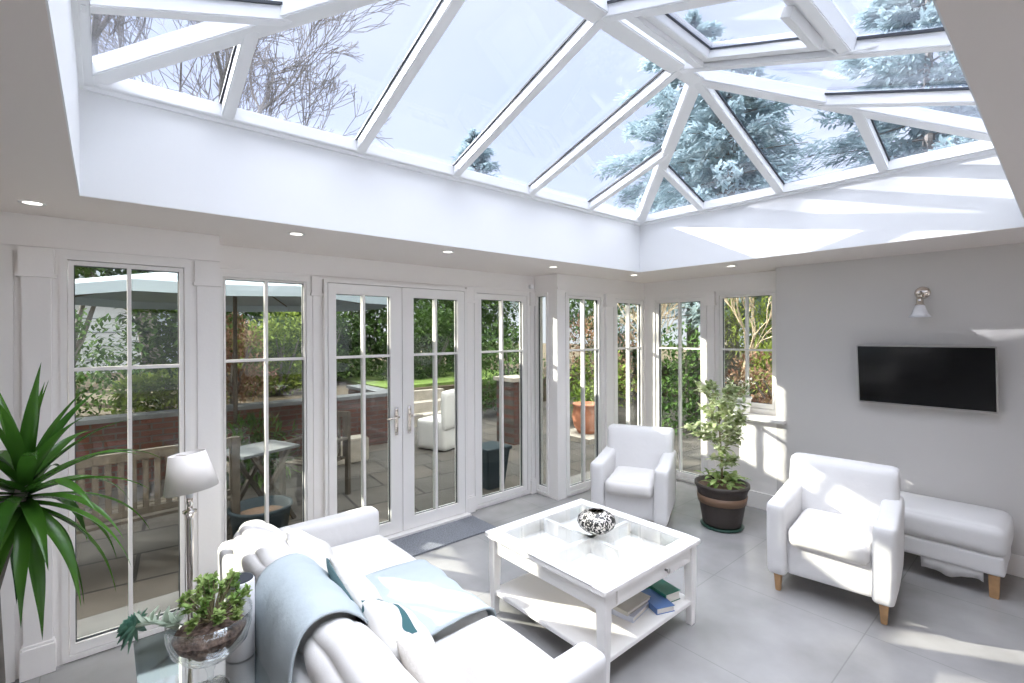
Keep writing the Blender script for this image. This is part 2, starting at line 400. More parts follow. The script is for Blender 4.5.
# frieze line above the windows (a slightly proud casing board)
m = MB(); m.box(-3.4, .565, 3.488, 3.5, 2.215, 2.235); struct(m.build('trim_1', M['paint']))
m = MB(); m.box(.565, 3.62, 3.838, 3.85, 2.215, 2.235); struct(m.build('trim_2', M['paint']))
m = MB(); m.box(3.62, 5.2, 3.488, 3.5, 2.215, 2.235); m.box(5.188, 5.2, 1.87, 3.488, 2.215, 2.235); struct(m.build('trim_3', M['paint']))

def pilaster(n, axis, p, a0, a1, top=2.2, d=.03, plinth=True):
    mb = MB()
    def b(q0, q1, e, z0, z1):
        if axis == 'y': mb.box(q0, q1, p-e, p, z0, z1)
        else: mb.box(p-e, p, q0, q1, z0, z1)
    b(a0, a1, d, 0, top); b(a0-.012, a1+.012, d+.015, top-.13, top+.005); b(a0-.02, a1+.02, d+.025, top-.145, top-.125)
    if plinth:
        b(a0-.012, a1+.012, d+.018, 0, .15); b(a0-.006, a1+.006, d+.008, .15, .165)
    struct(mb.build('trim_%d' % n, M['paint'], bevel=.002))
pilaster(4, 'y', 3.5, -.315, -.205)
pilaster(5, 'y', 3.5, .44, .55, d=.012)
pilaster(6, 'y', 3.85, 1.245, 1.30, d=.012)
pilaster(7, 'y', 3.85, 2.705, 2.775, d=.015)
pilaster(8, 'y', 3.5, 4.40, 4.53, d=.03)
pilaster(9, 'x', 5.2, 2.58, 2.655, d=.03)
pilaster(10, 'y', 3.85, 3.56, 3.61, d=.012)

# baseboards
m = MB(); m.box(4.952, 4.97, -3.2, 1.86, 0, .14); m.box(4.957, 4.97, -3.2, 1.86, .14, .15); struct(m.build('baseboard_right', M['joinery'], bevel=.002))
m = MB(); m.box(4.95, 4.97, 1.86, 2.23, 0, .16); m.box(5.18, 5.2, 2.24, 2.7, 0, .16); struct(m.build('baseboard_back', M['joinery']))
m = MB(); m.box(-3.4, -1.05, 3.482, 3.5, 0, .14); struct(m.build('baseboard_left', M['joinery']))

# ------------------------------------------------------------------ windows and the french doors
WN = [0]
def window(axis, p, a0, a1, z0, z1, bar=1.567, fr=.028, sash=.05, muntin=True, depth=.09, cols=1, glassm='glass'):
    """casement window in the wall whose room face is the plane p; returns its empty"""
    WN[0] += 1
    root = thing('window_%d' % WN[0], None, None, (0, 0, 0), kind='structure')
    def put(mb, q0, q1, e0, e1, c0, c1):
        if axis == 'y': mb.box(q0, q1, p+e0, p+e1, c0, c1)
        else: mb.box(p+e0, p+e1, q0, q1, c0, c1)
    def ring(mb, b0, b1, c0, c1, w, e0, e1, wb_=None):
        wb_ = wb_ or w
        put(mb, b0, b0+w, e0, e1, c0, c1); put(mb, b1-w, b1, e0, e1, c0, c1)
        put(mb, b0+w, b1-w, e0, e1, c0, c0+wb_); put(mb, b0+w, b1-w, e0, e1, c1-w, c1)
    mb = MB(); ring(mb, a0, a1, z0, z1, fr, -.012, depth); mb.build('window_frame', M['joinery'], root)
    g = .004
    b0, b1, c0, c1 = a0+fr+g, a1-fr-g, z0+fr+g, z1-fr-g
    mb = MB(); ring(mb, b0, b1, c0, c1, sash-fr, -.004, .055, .05); sa = mb.build('sash', M['joinery'], root)
    i0, i1, j0, j1 = b0+sash-fr, b1-sash+fr, c0+.05, c1-sash+fr
    if muntin:
        mb = MB(); w = .019
        mid = (i0+i1)/2
        put(mb, mid-w/2, mid+w/2, 0.0, .05, j0, j1); put(mb, i0, i1, .001, .049, bar-w/2, bar+w/2)
        mb.build('glazing_bar', M['joinery'], root)
    mb = MB(); put(mb, i0-.004, i1+.004, .022, .028, j0-.004, j1+.004); mb.build('pane', M[glassm], root)
    mb = MB()
    for q0, q1, k0, k1 in ((i0, i0+.004, j0, j1), (i1-.004, i1, j0, j1), (i0, i1, j1-.004, j1), (i0, i1, j0, j0+.004)): put(mb, q0, q1, .016, .034, k0, k1)
    mb.build('seal', M['gasket'], root)
    return root
window('y', 3.5, -.172, .405, .005, HEAD)
window('y', 3.85, .61, 1.225, .03, HEAD, sash=.04)
window('y', 3.85, 2.80, 3.535, .02, HEAD, sash=.085)
window('x', 3.62, 3.63, 3.83, .02, HEAD, fr=.02, sash=.03, muntin=False)
window('y', 3.5, 3.745, 4.355, .02, HEAD, sash=.055)
window('y', 3.5, 4.57, 5.2, .02, HEAD, sash=.07)
window('x', 5.2, 2.68, 3.37, .02, HEAD, sash=.07)
window('x', 5.2, 1.93, 2.555, .93, HEAD, sash=.05)
# cream panelled door at the far left edge
dr = thing('door_1', None, None, (0, 0, 0), kind='structure')
m = MB(); m.box(-1.05, -1.0, 3.485, 3.6, 0, HEAD); m.box(-.40, -.345, 3.485, 3.6, 0, HEAD); m.box(-1.0, -.40, 3.485, 3.6, HEAD-.05, HEAD); m.build('door_frame', M['joinery'], dr)
m = MB(); m.box(-.995, -.405, 3.5, 3.55, .01, HEAD-.055); m.build('door_leaf', M['cream'], dr)

# french doors
fd = thing('door_2', None, None, (0, 0, 0), kind='structure')
m = MB(); y0, y1 = 3.80, 3.92
m.box(1.32, 1.345, y0, y1, 0, HEAD); m.box(2.655, 2.68, y0, y1, 0, HEAD); m.box(1.345, 2.655, y0, y1, HEAD-.025, HEAD); m.box(1.32, 2.68, y0-.06, y1, 0, .025)
m.build('door_frame', M['joinery'], fd)
for a0, a1, hx in ((1.35, 1.986, 1.927), (1.992, 2.65, 2.052)):
    z0, z1 = .03, HEAD-.03; ya, yb = 3.80, 3.86
    lf = MB(); st = .085 if a0 < 2 else .085
    gl0, gl1 = (1.412, 1.878) if a0 < 1.9 else (2.102, 2.572)
    lf.box(a0, gl0, ya, yb, z0, z1); lf.box(gl1, a1, ya, yb, z0, z1); lf.box(gl0, gl1, ya, yb, z0, .135); lf.box(gl0, gl1, ya, yb, 2.075, z1)
    leaf = lf.build('door_leaf', M['joinery'], fd)
    b = MB(); mid = (gl0+gl1)/2; b.box(mid-.01, mid+.01, ya+.004, yb-.004, .135, 2.075); b.box(gl0, gl1, ya+.005, yb-.005, 1.557, 1.577); b.build('glazing_bar', M['joinery'], leaf)
    b = MB(); b.box(gl0, gl1, 3.826, 3.832, .135, 2.075); b.build('pane', M['glass'], leaf)
    b = MB()
    for q0, q1, k0, k1 in ((gl0, gl0+.004, .135, 2.075), (gl1-.004, gl1, .135, 2.075), (gl0, gl1, .135, .139), (gl0, gl1, 2.071, 2.075)): b.box(q0, q1, 3.822, 3.836, k0, k1)
    b.build('seal', M['gasket'], leaf)
    b = MB(); b.rbox((hx, ya-.008, 1.0), (.032, .016, .24), .007, 3)
    sgn = 1 if a0 < 1.9 else -1
    b.tube([(hx, ya-.01, 1.04), (hx, ya-.055, 1.04)], .009, 8); b.tube([(hx, ya-.052, 1.04), (hx-sgn*.03, ya-.055, 1.035), (hx-sgn*.11, ya-.05, 1.03)], [.010, .009, .007], 8)
    b.lathe([(0, 0), (.007, 0), (.007, .006), (0, .006)], 10, (hx, ya-.016, .94), RX(R(90)))
    b.build('door_handle', M['chrome'], leaf, smooth=True)

# window sill shelf under the small back window
m = MB(); m.box(4.90, 5.2, 1.77, 2.36, .875, .905); tr = m.build('window_sill', M['joinery'], bevel=.004); struct(tr)

# ------------------------------------------------------------------ roof lantern
rl = thing('roof_lantern', None, None, (0, 0, 0), kind='structure')
YM = (LY0+LY1)/2; RUN = (LY1-LY0)/2; RISE = .465; TP = RISE/RUN; ZE = ZC+.045; ZR = ZE+RISE
RX0, RX1 = LX0+RUN, LX1-RUN
m = MB(); w = .05
m.box(LX0-.16, LX0+w, LY0-.16, LY1+.16, ZC-.02, ZC+.05); m.box(LX1-w, LX1+.16, LY0-.16, LY1+.16, ZC-.02, ZC+.05)
m.box(LX0+w, LX1-w, LY0-.16, LY0+w, ZC-.02, ZC+.05); m.box(LX0+w, LX1-w, LY1-w, LY1+.16, ZC-.02, ZC+.05)
m.build('eaves_beam', M['lantern'], rl, bevel=.004)
corners = [(LX0, LY1), (LX1, LY1), (LX1, LY0), (LX0, LY0)]
def zs(d): return ZE + TP*d       # height of the glass at distance d inside the eaves
nD = Vector((0, TP, 1)).normalized(); nN = Vector((0, -TP, 1)).normalized(); nR = Vector((TP, 0, 1)).normalized(); nL = Vector((-TP, 0, 1)).normalized()
m = MB(); m.beam((RX0-.04, YM, ZR+.02), (RX1+.04, YM, ZR+.02), .11, .10); m.build('ridge_beam', M['lantern'], rl, bevel=.006)
for (x, y), e in zip(corners, ((RX0, YM), (RX1, YM), (RX1, YM), (RX0, YM))):
    m = MB(); m.beam((x, y, ZE+.01), (e[0], e[1], ZR+.01), .085, .085); m.build('hip_rafter', M['lantern'], rl, bevel=.006)
def rafter(p0, p1, up, vent=False):
    m = MB(); m.beam(p0, p1, .058, .075, up); r_ = m.build('rafter', M['lantern'], rl, bevel=.005)
    sd = (Vector(p1)-Vector(p0)).normalized().cross(Vector(up)).normalized()
    g = MB()
    for k in (-1, 1): g.beam(Vector(p0)+sd*k*.034, Vector(p1)+sd*k*.034, .009, .012, up, -.004)
    g.build('seal', M['gasket'], r_)
XR = [1.22, 1.90, RX1-.1, 3.42]
JL = .50
for x in (JL, 1.22, 1.93, 2.66, 3.40):
    d = min(RUN, x-LX0, LX1-x)
    rafter((x, LY1, zs(0)), (x, LY1-d, zs(d)), nD); rafter((x, LY0, zs(0)), (x, LY0+d, zs(d)), nN)
for y in (YM, YM+.68, YM-.68):
    d = min(RUN, y-LY0, LY1-y)
    rafter((LX1, y, zs(0)), (LX1-d, y, zs(d)), nR); rafter((LX0, y, zs(0)), (LX0+d, y, zs(d)), nL)
def pane(pts):
    m = MB(); up = Vector((0, 0, .006)); a = [Vector(p) for p in pts]; k = len(a)
    m.add(a+[p+up for p in a], [tuple(range(k-1, -1, -1)), tuple(range(k, 2*k))]+[(i, (i+1) % k, k+(i+1) % k, k+i) for i in range(k)])
    m.build('glass_pane', M['roofglass'], rl)
def slope_panes(xs, fpt, skip=()):
    """panes of a long slope: xs stations, fpt(x, d) -> point"""
    for i in range(len(xs)-1):
        if i in skip: continue
        a, b = xs[i], xs[i+1]; da = min(RUN, a-LX0, LX1-a); db = min(RUN, b-LX0, LX1-b)
        pts = [fpt(a, 0), fpt(b, 0)]
        if db > 1e-6: pts.append(fpt(b, db))
        for xk in (RX1, RX0):
            if a < xk-1e-6 and xk+1e-6 < b: pts.append(fpt(xk, RUN))
        if da > 1e-6: pts.append(fpt(a, da))
        pane(pts)
xs = [LX0, JL, 1.22, 1.93, 2.66, 3.40, LX1]
slope_panes(xs, lambda x, d: (x, LY1-d, zs(d)))
VENTS = ((1.93, 2.66, .06, 1.12),)
slope_panes(xs, lambda x, d: (x, LY0+d, zs(d)), skip=(3,))
ys = [LY0, YM-.68, YM, YM+.68, LY1]
for X_, s_ in ((LX0, 1), (LX1, -1)):
    for i in range(4):
        a, b = ys[i], ys[i+1]; da = min(a-LY0, LY1-a); db = min(b-LY0, LY1-b)
        pts = [(X_, a, zs(0)), (X_, b, zs(0))]
        if db > 1e-6: pts.append((X_+s_*db, b, zs(db)))
        if da > 1e-6: pts.append((X_+s_*da, a, zs(da)))
        pane(pts)
# the opening vent light in the near slope
def nslope(x, d, off=0.0):
    return Vector((x, LY0+d, zs(d))) + nN*off
vx0, vx1, vd0, vd1 = 1.97, 2.62, .52, 1.18
vl = MB()
def ringslope(mb, a0, a1, d0, d1, w, o0, o1):
    for (p, q, r_, s2) in ((a0, a0+w, d0, d1), (a1-w, a1, d0, d1), (a0+w, a1-w, d0, d0+w), (a0+w, a1-w, d1-w, d1)):
        vs = [nslope(x, d, o) for o in (o0, o1) for d in (r_, s2) for x in (p, q)]
        mb.add(vs, [(0, 2, 3, 1), (4, 5, 7, 6), (0, 1, 5, 4), (2, 6, 7, 3), (0, 4, 6, 2), (1, 3, 7, 5)])
ringslope(vl, vx0, vx1, vd0, vd1, .055, -.05, .03); vf = vl.build('vent_frame', M['lantern'], rl, bevel=.003)
g = MB(); ringslope(g, vx0-.008, vx1+.008, vd0-.008, vd1+.008, .008, -.045, .0); ringslope(g, vx0+.055, vx1-.055, vd0+.055, vd1-.055, .004, -.01, .0); g.build('seal', M['gasket'], vf)
g = MB(); vs = [nslope(x, d, o) for o in (0, .006) for d in (vd0+.055, vd1-.055) for x in (vx0+.055, vx1-.055)]
g.add(vs, [(0, 2, 3, 1), (4, 5, 7, 6), (0, 1, 5, 4), (2, 6, 7, 3), (0, 4, 6, 2), (1, 3, 7, 5)]); g.build('glass_pane', M['roofglass'], vf)
a = MB()
vs = [nslope(x, d, o) for o in (-.095, -.05) for d in (.545, .585) for x in (2.14, 2.50)]
a.add(vs, [(0, 2, 3, 1), (4, 5, 7, 6), (0, 1, 5, 4), (2, 6, 7, 3), (0, 4, 6, 2), (1, 3, 7, 5)])
a.tube([nslope(2.5, .56, -.07), nslope(2.58, .5, -.09), nslope(2.62, .42, -.06), nslope(2.655, .3, -.03)], .005, 6)
a.build('vent_opener', M['plastic'], vf, bevel=.006)
for b in (((1.93, 0), (2.66, vd0)), ((1.93, vd1), (2.66, RUN))):
    g = MB(); vs = [nslope(x, d, o) for o in (0, .006) for d in (b[0][1], b[1][1]) for x in (b[0][0], b[1][0])]
    g.add(vs, [(0, 2, 3, 1), (4, 5, 7, 6), (0, 1, 5, 4), (2, 6, 7, 3), (0, 4, 6, 2), (1, 3, 7, 5)]); g.build('glass_pane', M['roofglass'], rl)
for d in (vd0-.03, vd1+.03):
    g = MB(); g.beam(nslope(1.93, d, .0), nslope(2.66, d, .0), .06, .07, nN); g.build('rafter', M['lantern'], rl, bevel=.004)
# shallow line of trim beneath the eaves
m = MB()
m.box(LX0+.004, LX0+.02, LY0, LY1, ZC-.04, ZC-.02); m.box(LX1-.02, LX1-.004, LY0, LY1, ZC-.04, ZC-.02); m.box(LX0+.02, LX1-.02, LY1-.02, LY1-.004, ZC-.04, ZC-.02); m.box(LX0+.02, LX1-.02, LY0+.004, LY0+.02, ZC-.04, ZC-.02)
m.build('eaves_trim', M['lantern'], rl)

# ------------------------------------------------------------------ downlights, tv, sconce
DL = ((-.25, 3.19, 'recessed downlight nearest the left edge, above the strappy plant'),
      (.92, 3.14, 'recessed downlight above the tall window left of the french doors'),
      (2.01, 3.10, 'recessed downlight above the french door handles'),
      (3.24, 3.18, 'recessed downlight above the window right of the french doors'),
      (4.37, 3.07, 'recessed downlight beside the far room corner under the lantern'),
      (4.51, 2.08, 'recessed downlight in front of the small window with the sill pot'))
first = None
for x, y, lb in DL:
    if first is None:
        first = thing('ceiling_downlight', lb, 'ceiling light', (x, y, H), group='recessed ceiling downlights')
        MB().lathe([(.034, -.001), (.048, -.004), (.050, 0), (.034, 0)], 24).build('trim_ring', M['plastic'], first, smooth=True)
        MB().lathe([(0, -.002), (.034, -.002), (.034, 0), (0, 0)], 20).build('lens', M['lampglow'], first)
        o = first
    else:
        o = copy_tree(first); o.location = (x, y, H); o['label'] = lb

tv = thing('television', 'black flat television tilted forward on the grey wall', 'television', (4.97, .758, 1.40))
tm = T(4.885-4.97, 0, 0) @ RY(R(-8.0))
m = MB(); m.box(-.018, .022, -.42, .42, -.245, .245, tm); m.build('casing', M['bezel'], tv, bevel=.004)
m = MB(); m.box(-.021, -.0175, -.410, .410, -.232, .237, tm); m.build('screen', M['blacktv'], tv)
m = MB(); m.box(-.02, 0, -.12, .12, -.12, .12); m.box(-.075, -.02, -.05, .05, -.03, .03); m.build('wall_bracket', M['gasket'], tv)

sco = thing('wall_sconce', 'chrome wall light with bell shade above the television', 'wall light', (4.97, .765, 2.06))
m = MB(); m.lathe([(0, 0), (.05, 0), (.05, .008), (.035, .018), (.012, .022), (0, .022)], 28, (0, 0, 0), RY(R(-90))); m.build('wall_plate', M['chrome'], sco, smooth=True)
m = MB(); m.tube([(-.02, 0, 0), (-.075, 0, .004), (-.105, 0, -.015), (-.11, 0, -.05)], .008, 10); m.lathe([(0, -.035), (.016, -.035), (.024, -.06), (.024, -.09), (.03, -.095), (.03, -.1), (0, -.1)], 20, (-.11, 0, 0)); m.build('arm', M['chrome'], sco, smooth=True)
m = MB(); m.lathe([(.02, -.095), (.032, -.11), (.042, -.14), (.052, -.17), (.072, -.195), (.069, -.195), (.049, -.171), (.039, -.14), (.029, -.112), (.018, -.098)], 32, (-.11, 0, 0)); m.build('glass_shade', M['opal'], sco, smooth=True)

# small alarm sensor in the recess corner
sens = MB().rbox((3.555, 3.825, 2.265), (.05, .045, .05), .01, 4).build('motion_sensor', M['plastic'], None, smooth=True)
tag(sens, 'tiny white sensor high in the corner beside the narrow side window', 'sensor')

# ------------------------------------------------------------------ furniture
def tapered_leg(parent, x, y, z1, top=.05, bot=.035, mtl='wood', name='leg', z0=0.0, dx=0, dy=0):
    m = MB(); m.taper((x+dx, y+dy, z0), (bot, bot), (x, y, z1), (top, top)); return m.build(name, M[mtl], parent, bevel=.003)

def armchair(loc, rz, label, W=.74, D=.74, seat_h=.44, arm_h=.60, back_h=.86, seed=1):
    """faces local -Y"""
    ch = thing('armchair', label, 'armchair', loc, rz)
    aw = .12
    m = MB()
    m.rbox((0, .02, .27), (W-2*aw+.02, D-.06, .28), .02, 8)      # body under the seat
    m.build('seat_base', M['fabric'], ch, smooth=True)
    for sx_ in (-1, 1):
        x = sx_*(W/2-aw/2)
        def fa(p, sx_=sx_):
            # arm rises slightly towards the back
            t = (p.y+D/2)/D
            if p.z > .3: p.z += .05*max(0, t-.35)
            p.x += sx_*.008*max(0, (p.z-.12)/.5)
            return p
        m = MB(); m.rbox((x, -.01, (.12+arm_h)/2), (aw, D-.02, arm_h-.12), .035, 12, fn=fa, noise_a=.005, noise_s=5, seed=seed); m.build('armrest', M['fabric'], ch, smooth=True)
    def fb(p):
        k = (p.z-.15)/.7
        p.y += .12*max(0, k)**1.2; p.x *= 1+.02*k
        return p
    m = MB(); m.rbox((0, D/2-.16, (.14+back_h)/2), (W-.04, .15, back_h-.14), .04, 14, fn=fb, noise_a=.006, noise_s=4, bulge=(0, .02, .0), seed=seed); m.build('backrest', M['fabric'], ch, smooth=True)
    m = MB(); m.rbox((0, -.095, seat_h-.045), (W-2*aw-.005, D-.20, .135), .05, 14, noise_a=.007, noise_s=5, bulge=(0, .015, .022), seed=seed+3); m.build('seat_cushion', M['fabric_seat'], ch, smooth=True)
    for sx_ in (-1, 1):
        tapered_leg(ch, sx_*(W/2-.06), -D/2+.06, .14, .05, .03)
        tapered_leg(ch, sx_*(W/2-.06), D/2-.08, .14, .05, .03, dy=.03)
    return ch
# near chair faces -X (slightly towards +Y); local -Y -> world direction
def face_angle(dx, dy): return math.atan2(dy, dx)+PI/2
c2 = armchair((3.81, 1.05, 0), face_angle(-.985, -.12), 'white slipcovered armchair nearest the television with sun across its seat', W=.69, D=.70, back_h=.815)
c1 = armchair((3.76, 2.64, 0), face_angle(-.91, -.42), 'white slipcovered armchair in the corner between the windows and the potted tree', W=.66, D=.70, back_h=.83, seed=5)

# rolled towel-like bolster lying at the front edge of the near armchair's seat is its cushion lip
ot = thing('footstool', 'white slipcovered footstool with oak feet against the grey wall', 'footstool', (4.665, .66, 0))
m = MB(); m.rbox((0, 0, .215), (.50, .76, .13), .018, 10, noise_a=.003); m.build('base', M['fabric'], ot, smooth=True)
m = MB(); m.rbox((0, 0, .37), (.52, .79, .19), .055, 14, noise_a=.006, noise_s=4, bulge=(.006, .006, .012)); m.build('seat_cushion', M['fabric'], ot, smooth=True)
m = MB()
hem = []
for i in range(13):
    t = i/12; y = .02+t*.32; hem.append((y, .158, .085+.015*math.sin(t*9)-.02*t))
vs = []; fs = []
for i, (y, zt, zb) in enumerate(hem): vs += [(-.235+.006*math.sin(i*1.3), -.30+y, zt), (-.228+.012*math.sin(i*1.7), -.30+y, zb)]
for i in range(12): fs.append((2*i, 2*i+1, 2*i+3, 2*i+2))
m.add(vs, fs); m.build('fabric_flap', M['fabric'], ot, smooth=True, solid=.004)
for sx_ in (-1, 1):
    for sy in (-1, 1): tapered_leg(ot, sx_*.215, sy*.33, .155, .055, .045)

# coffee table
ct = thing('coffee_table', 'square white coffee table with glazed display top and lower shelf', 'coffee table', (2.275, 1.925, 0))
W2, D2, HT = .455, .475, .51
m = MB()
fwid = .085
for (x0, x1, y0, y1) in ((-W2, W2, -D2, -D2+fwid), (-W2, W2, D2-fwid, D2), (-W2, -W2+fwid, -D2+fwid, D2-fwid), (W2-fwid, W2, -D2+fwid, D2-fwid)):
    m.box(x0, x1, y0, y1, HT-.028, HT)
m.build('tabletop_frame', M['joinery'], ct, bevel=.004)
m = MB(); m.box(-.014, .014, -D2+fwid, D2-fwid, HT-.10, HT-.012); m.box(-W2+fwid, W2-fwid, -.014, .014, HT-.10, HT-.012); m.build('divider', M['joinery'], ct)
m = MB(); m.box(-W2+.034, W2-.034, -D2+.034, D2-.034, HT-.118, HT-.10); m.build('display_tray', M['joinery'], ct)
m = MB(); m.box(-W2+fwid-.01, W2-fwid+.01, -D2+fwid-.01, D2-fwid+.01, HT-.010, HT-.004); m.build('glass_pane', M['tglass'], ct)
m = MB(); q = .03
m.box(-W2+q, W2-q, -D2+q, -D2+q+.018, HT-.125, HT-.028); m.box(-W2+q, W2-q, D2-q-.018, D2-q, HT-.125, HT-.028)
m.box(-W2+q, -W2+q+.018, -D2+q+.018, D2-q-.018, HT-.125, HT-.028); m.box(W2-q-.018, W2-q, -D2+q+.018, D2-q-.018, HT-.125, HT-.028)
m.build('apron', M['joinery'], ct)
m = MB(); m.box(-.33, .33, -D2+q-.008, -D2+q, HT-.115, HT-.04); dw = m.build('drawer', M['joinery'], ct, bevel=.002)
m = MB(); m.lathe([(0, 0), (.006, 0), (.005, .012), (.013, .02), (.012, .027), (0, .03)], 14, (.10, -D2+q-.008, HT-.078), RX(R(90))); m.build('knob', M['bezel'], dw, smooth=True)
for sx_ in (-1, 1):
    for sy in (-1, 1):
        m = MB(); m.taper((sx_*(W2-.045), sy*(D2-.045), 0), (.038, .038), (sx_*(W2-.045), sy*(D2-.045), .32), (.056, .056)); m.box(sx_*(W2-.045)-.028, sx_*(W2-.045)+.028, sy*(D2-.045)-.028, sy*(D2-.045)+.028, .32, HT-.028)
        m.build('leg', M['joinery'], ct, bevel=.003)
m = MB(); m.box(-W2+.03, W2-.03, -D2+.03, D2-.03, .125, .150); m.build('shelf', M['joinery'], ct, bevel=.003)

# decorative pot on the table
bw = thing('ornamental_pot', 'squat black and white mosaic pot on the coffee table', 'pot', (2.34, 1.93, HT))
m = MB(); m.lathe([(0, 0), (.045, 0), (.075, .012), (.108, .04), (.120, .068), (.112, .095), (.085, .118), (.055, .130), (.045, .134), (.045, .128), (.07, .115), (.10, .09), (.11, .068), (.09, .03), (.05, .012), (0, .01)], 48); m.build('body', M['bowlpat'], bw, smooth=True)
for k, (x, y, zz) in enumerate(()): pass

def book(loc, rz, w, d, h, cover, label, group):
    b = thing('book', label, 'book', loc, rz, group)
    m = MB(); m.box(-w/2, w/2, -d/2, d/2, 0, .003); m.box(-w/2, w/2, -d/2, d/2, h-.003, h); m.box(-w/2, -w/2+.003, -d/2, d/2, .003, h-.003); m.build('cover', M[cover], b)
    m = MB(); m.box(-w/2+.004, w/2-.005, -d/2+.004, d/2-.004, .003, h-.003); m.build('page_block', M['book_w'], b)
    return b
bg = 'books on the coffee table shelf'
SH = .150
book((2.33, 1.70, SH), R(8), .26, .22, .03, 'book_lilac', 'pale lilac book at the bottom of the stack under the table', bg)
book((2.32, 1.70, SH+.0305), R(2), .24, .19, .022, 'book_grey', 'stone grey book topmost of the stack under the table', bg)
book((2.475, 1.60, SH), R(-22), .12, .20, .035, 'book_blue', 'small cobalt blue book between the stack and the green book', bg)
book((2.60, 1.66, SH), R(-12), .12, .24, .055, 'book_green', 'thick bottle green book at the right of the table shelf', bg)

# ------------------------------------------------------------------ sofa and throws
SX0, SX1, SY0, SY1 = .475, 1.37, 1.07, 3.07
sf = thing('sofa', 'long white slipcovered sofa along the left facing the coffee table', 'sofa', (.89, 2.07, 0))
m = MB(); m.rbox(((SX0+SX1)/2, 2.07, .21), (SX1-SX0-.02, SY1-SY0-.06, .24), .03, 12, noise_a=.004); m.build('base', M['fabric'], sf, smooth=True, world=True)
m = MB(); m.rbox((SX0+.06, 2.07, .36), (.12, SY1-SY0-.02, .50), .04, 18, noise_a=.006, noise_s=3); m.build('backrest', M['fabric'], sf, smooth=True, world=True)
for y in (SY1-.065, SY0+.065):
    m = MB(); m.rbox(((SX0+SX1)/2+.005, y, .355), (SX1-SX0, .13, .51), .035, 18, noise_a=.005, noise_s=4, seed=int(y*3)); m.build('armrest', M['fabric'], sf, smooth=True, world=True)
ysc = (2.93, 2.345, 1.755, 1.205)
for i in range(3):
    yc = (ysc[i]+ysc[i+1])/2; wd = ysc[i]-ysc[i+1]-.008
    m = MB(); m.rbox((1.0, yc, .39), (.74, wd, .15), .035, 14, noise_a=.006, noise_s=4, bulge=(0, 0, .018), seed=i); m.build('seat_cushion', M['fabric_seat'], sf, smooth=True, world=True)
    def lean(p):
        k = (p.z-.44)/.4; p.x -= .10*k; return p
    m = MB(); m.rbox((.685, yc, .58), (.19, wd+.045, .31), .085, 16, fn=lean, noise_a=.014, noise_s=4.5, bulge=(.035, 0, .02), seed=i+4); m.build('back_cushion', M['fabric_seat'], sf, smooth=True, world=True)
for x in (SX0+.07, SX1-.07):
    for y in (SY0+.07, SY1-.07):
        o = MB().taper((x, y, 0), (.04, .04), (x, y, .10), (.055, .055)).build('leg', M['wood'], sf, world=True)

# throw blanket draped over back cushion and seat
def drape(path, y0f, y1f, n=26, seed=0, amp=.008):
    vs = []; fs = []
    # resample
    P_ = [Vector((a, 0, b)) for a, b in path]; L = [0]
    for i in range(1, len(P_)): L.append(L[-1]+(P_[i]-P_[i-1]).length)
    K = 64; pts = []
    for k in range(K+1):
        t = L[-1]*k/K; i = max(j for j in range(len(L)) if L[j] <= t+1e-9); i = min(i, len(P_)-2)
        u = (t-L[i])/(L[i+1]-L[i]); pts.append(P_[i].lerp(P_[i+1], u))
    for _ in range(2): pts = [pts[0]]+[(pts[i-1]+pts[i]*2+pts[i+1])/4 for i in range(1, K)]+[pts[-1]]
    for k, p in enumerate(pts):
        t = k/K; tg = (pts[min(k+1, K)]-pts[max(k-1, 0)]).normalized(); nn = Vector((-tg.z, 0, tg.x))
        ya, yb = y0f(t), y1f(t)
        for j in range(n+1):
            s_ = j/n; y = ya+(yb-ya)*s_
            w_ = noise.noise(Vector((p.x*3+seed, y*4, p.z*3)))*amp*1.6 + .5*amp*math.sin(y*38+t*6+2*noise.noise(Vector((t*4, s_*3, 3))))
            q_ = Vector((p.x, y+.008*noise.noise(Vector((t*9, s_, 1))), p.z))+nn*w_
            vs.append(q_)
    for k in range(K):
        for j in range(n): a = k*(n+1)+j; fs.append((a, a+1, a+n+2, a+n+1))
    return vs, fs
path = [(.458, .44), (.458, .60), (.462, .645), (.472, .69), (.50, .75), (.56, .783), (.64, .774), (.72, .72), (.775, .65), (.81, .56), (.85, .508), (1.0, .505), (1.2, .505), (1.33, .495), (1.385, .47), (1.398, .42), (1.40, .36)]
vs, fs = drape(path, lambda t: 1.62+.12*min(1, t*1.4)+.02*math.sin(t*7), lambda t: 2.10+.28*min(1, t*1.5)+.02*math.sin(t*5), seed=2)
m = MB(); m.add(vs, fs); th = m.build('throw_blanket', M['blanket'], None, smooth=True, solid=.008)
tag(th, 'pale blue blanket draped over the middle of the sofa', 'blanket')

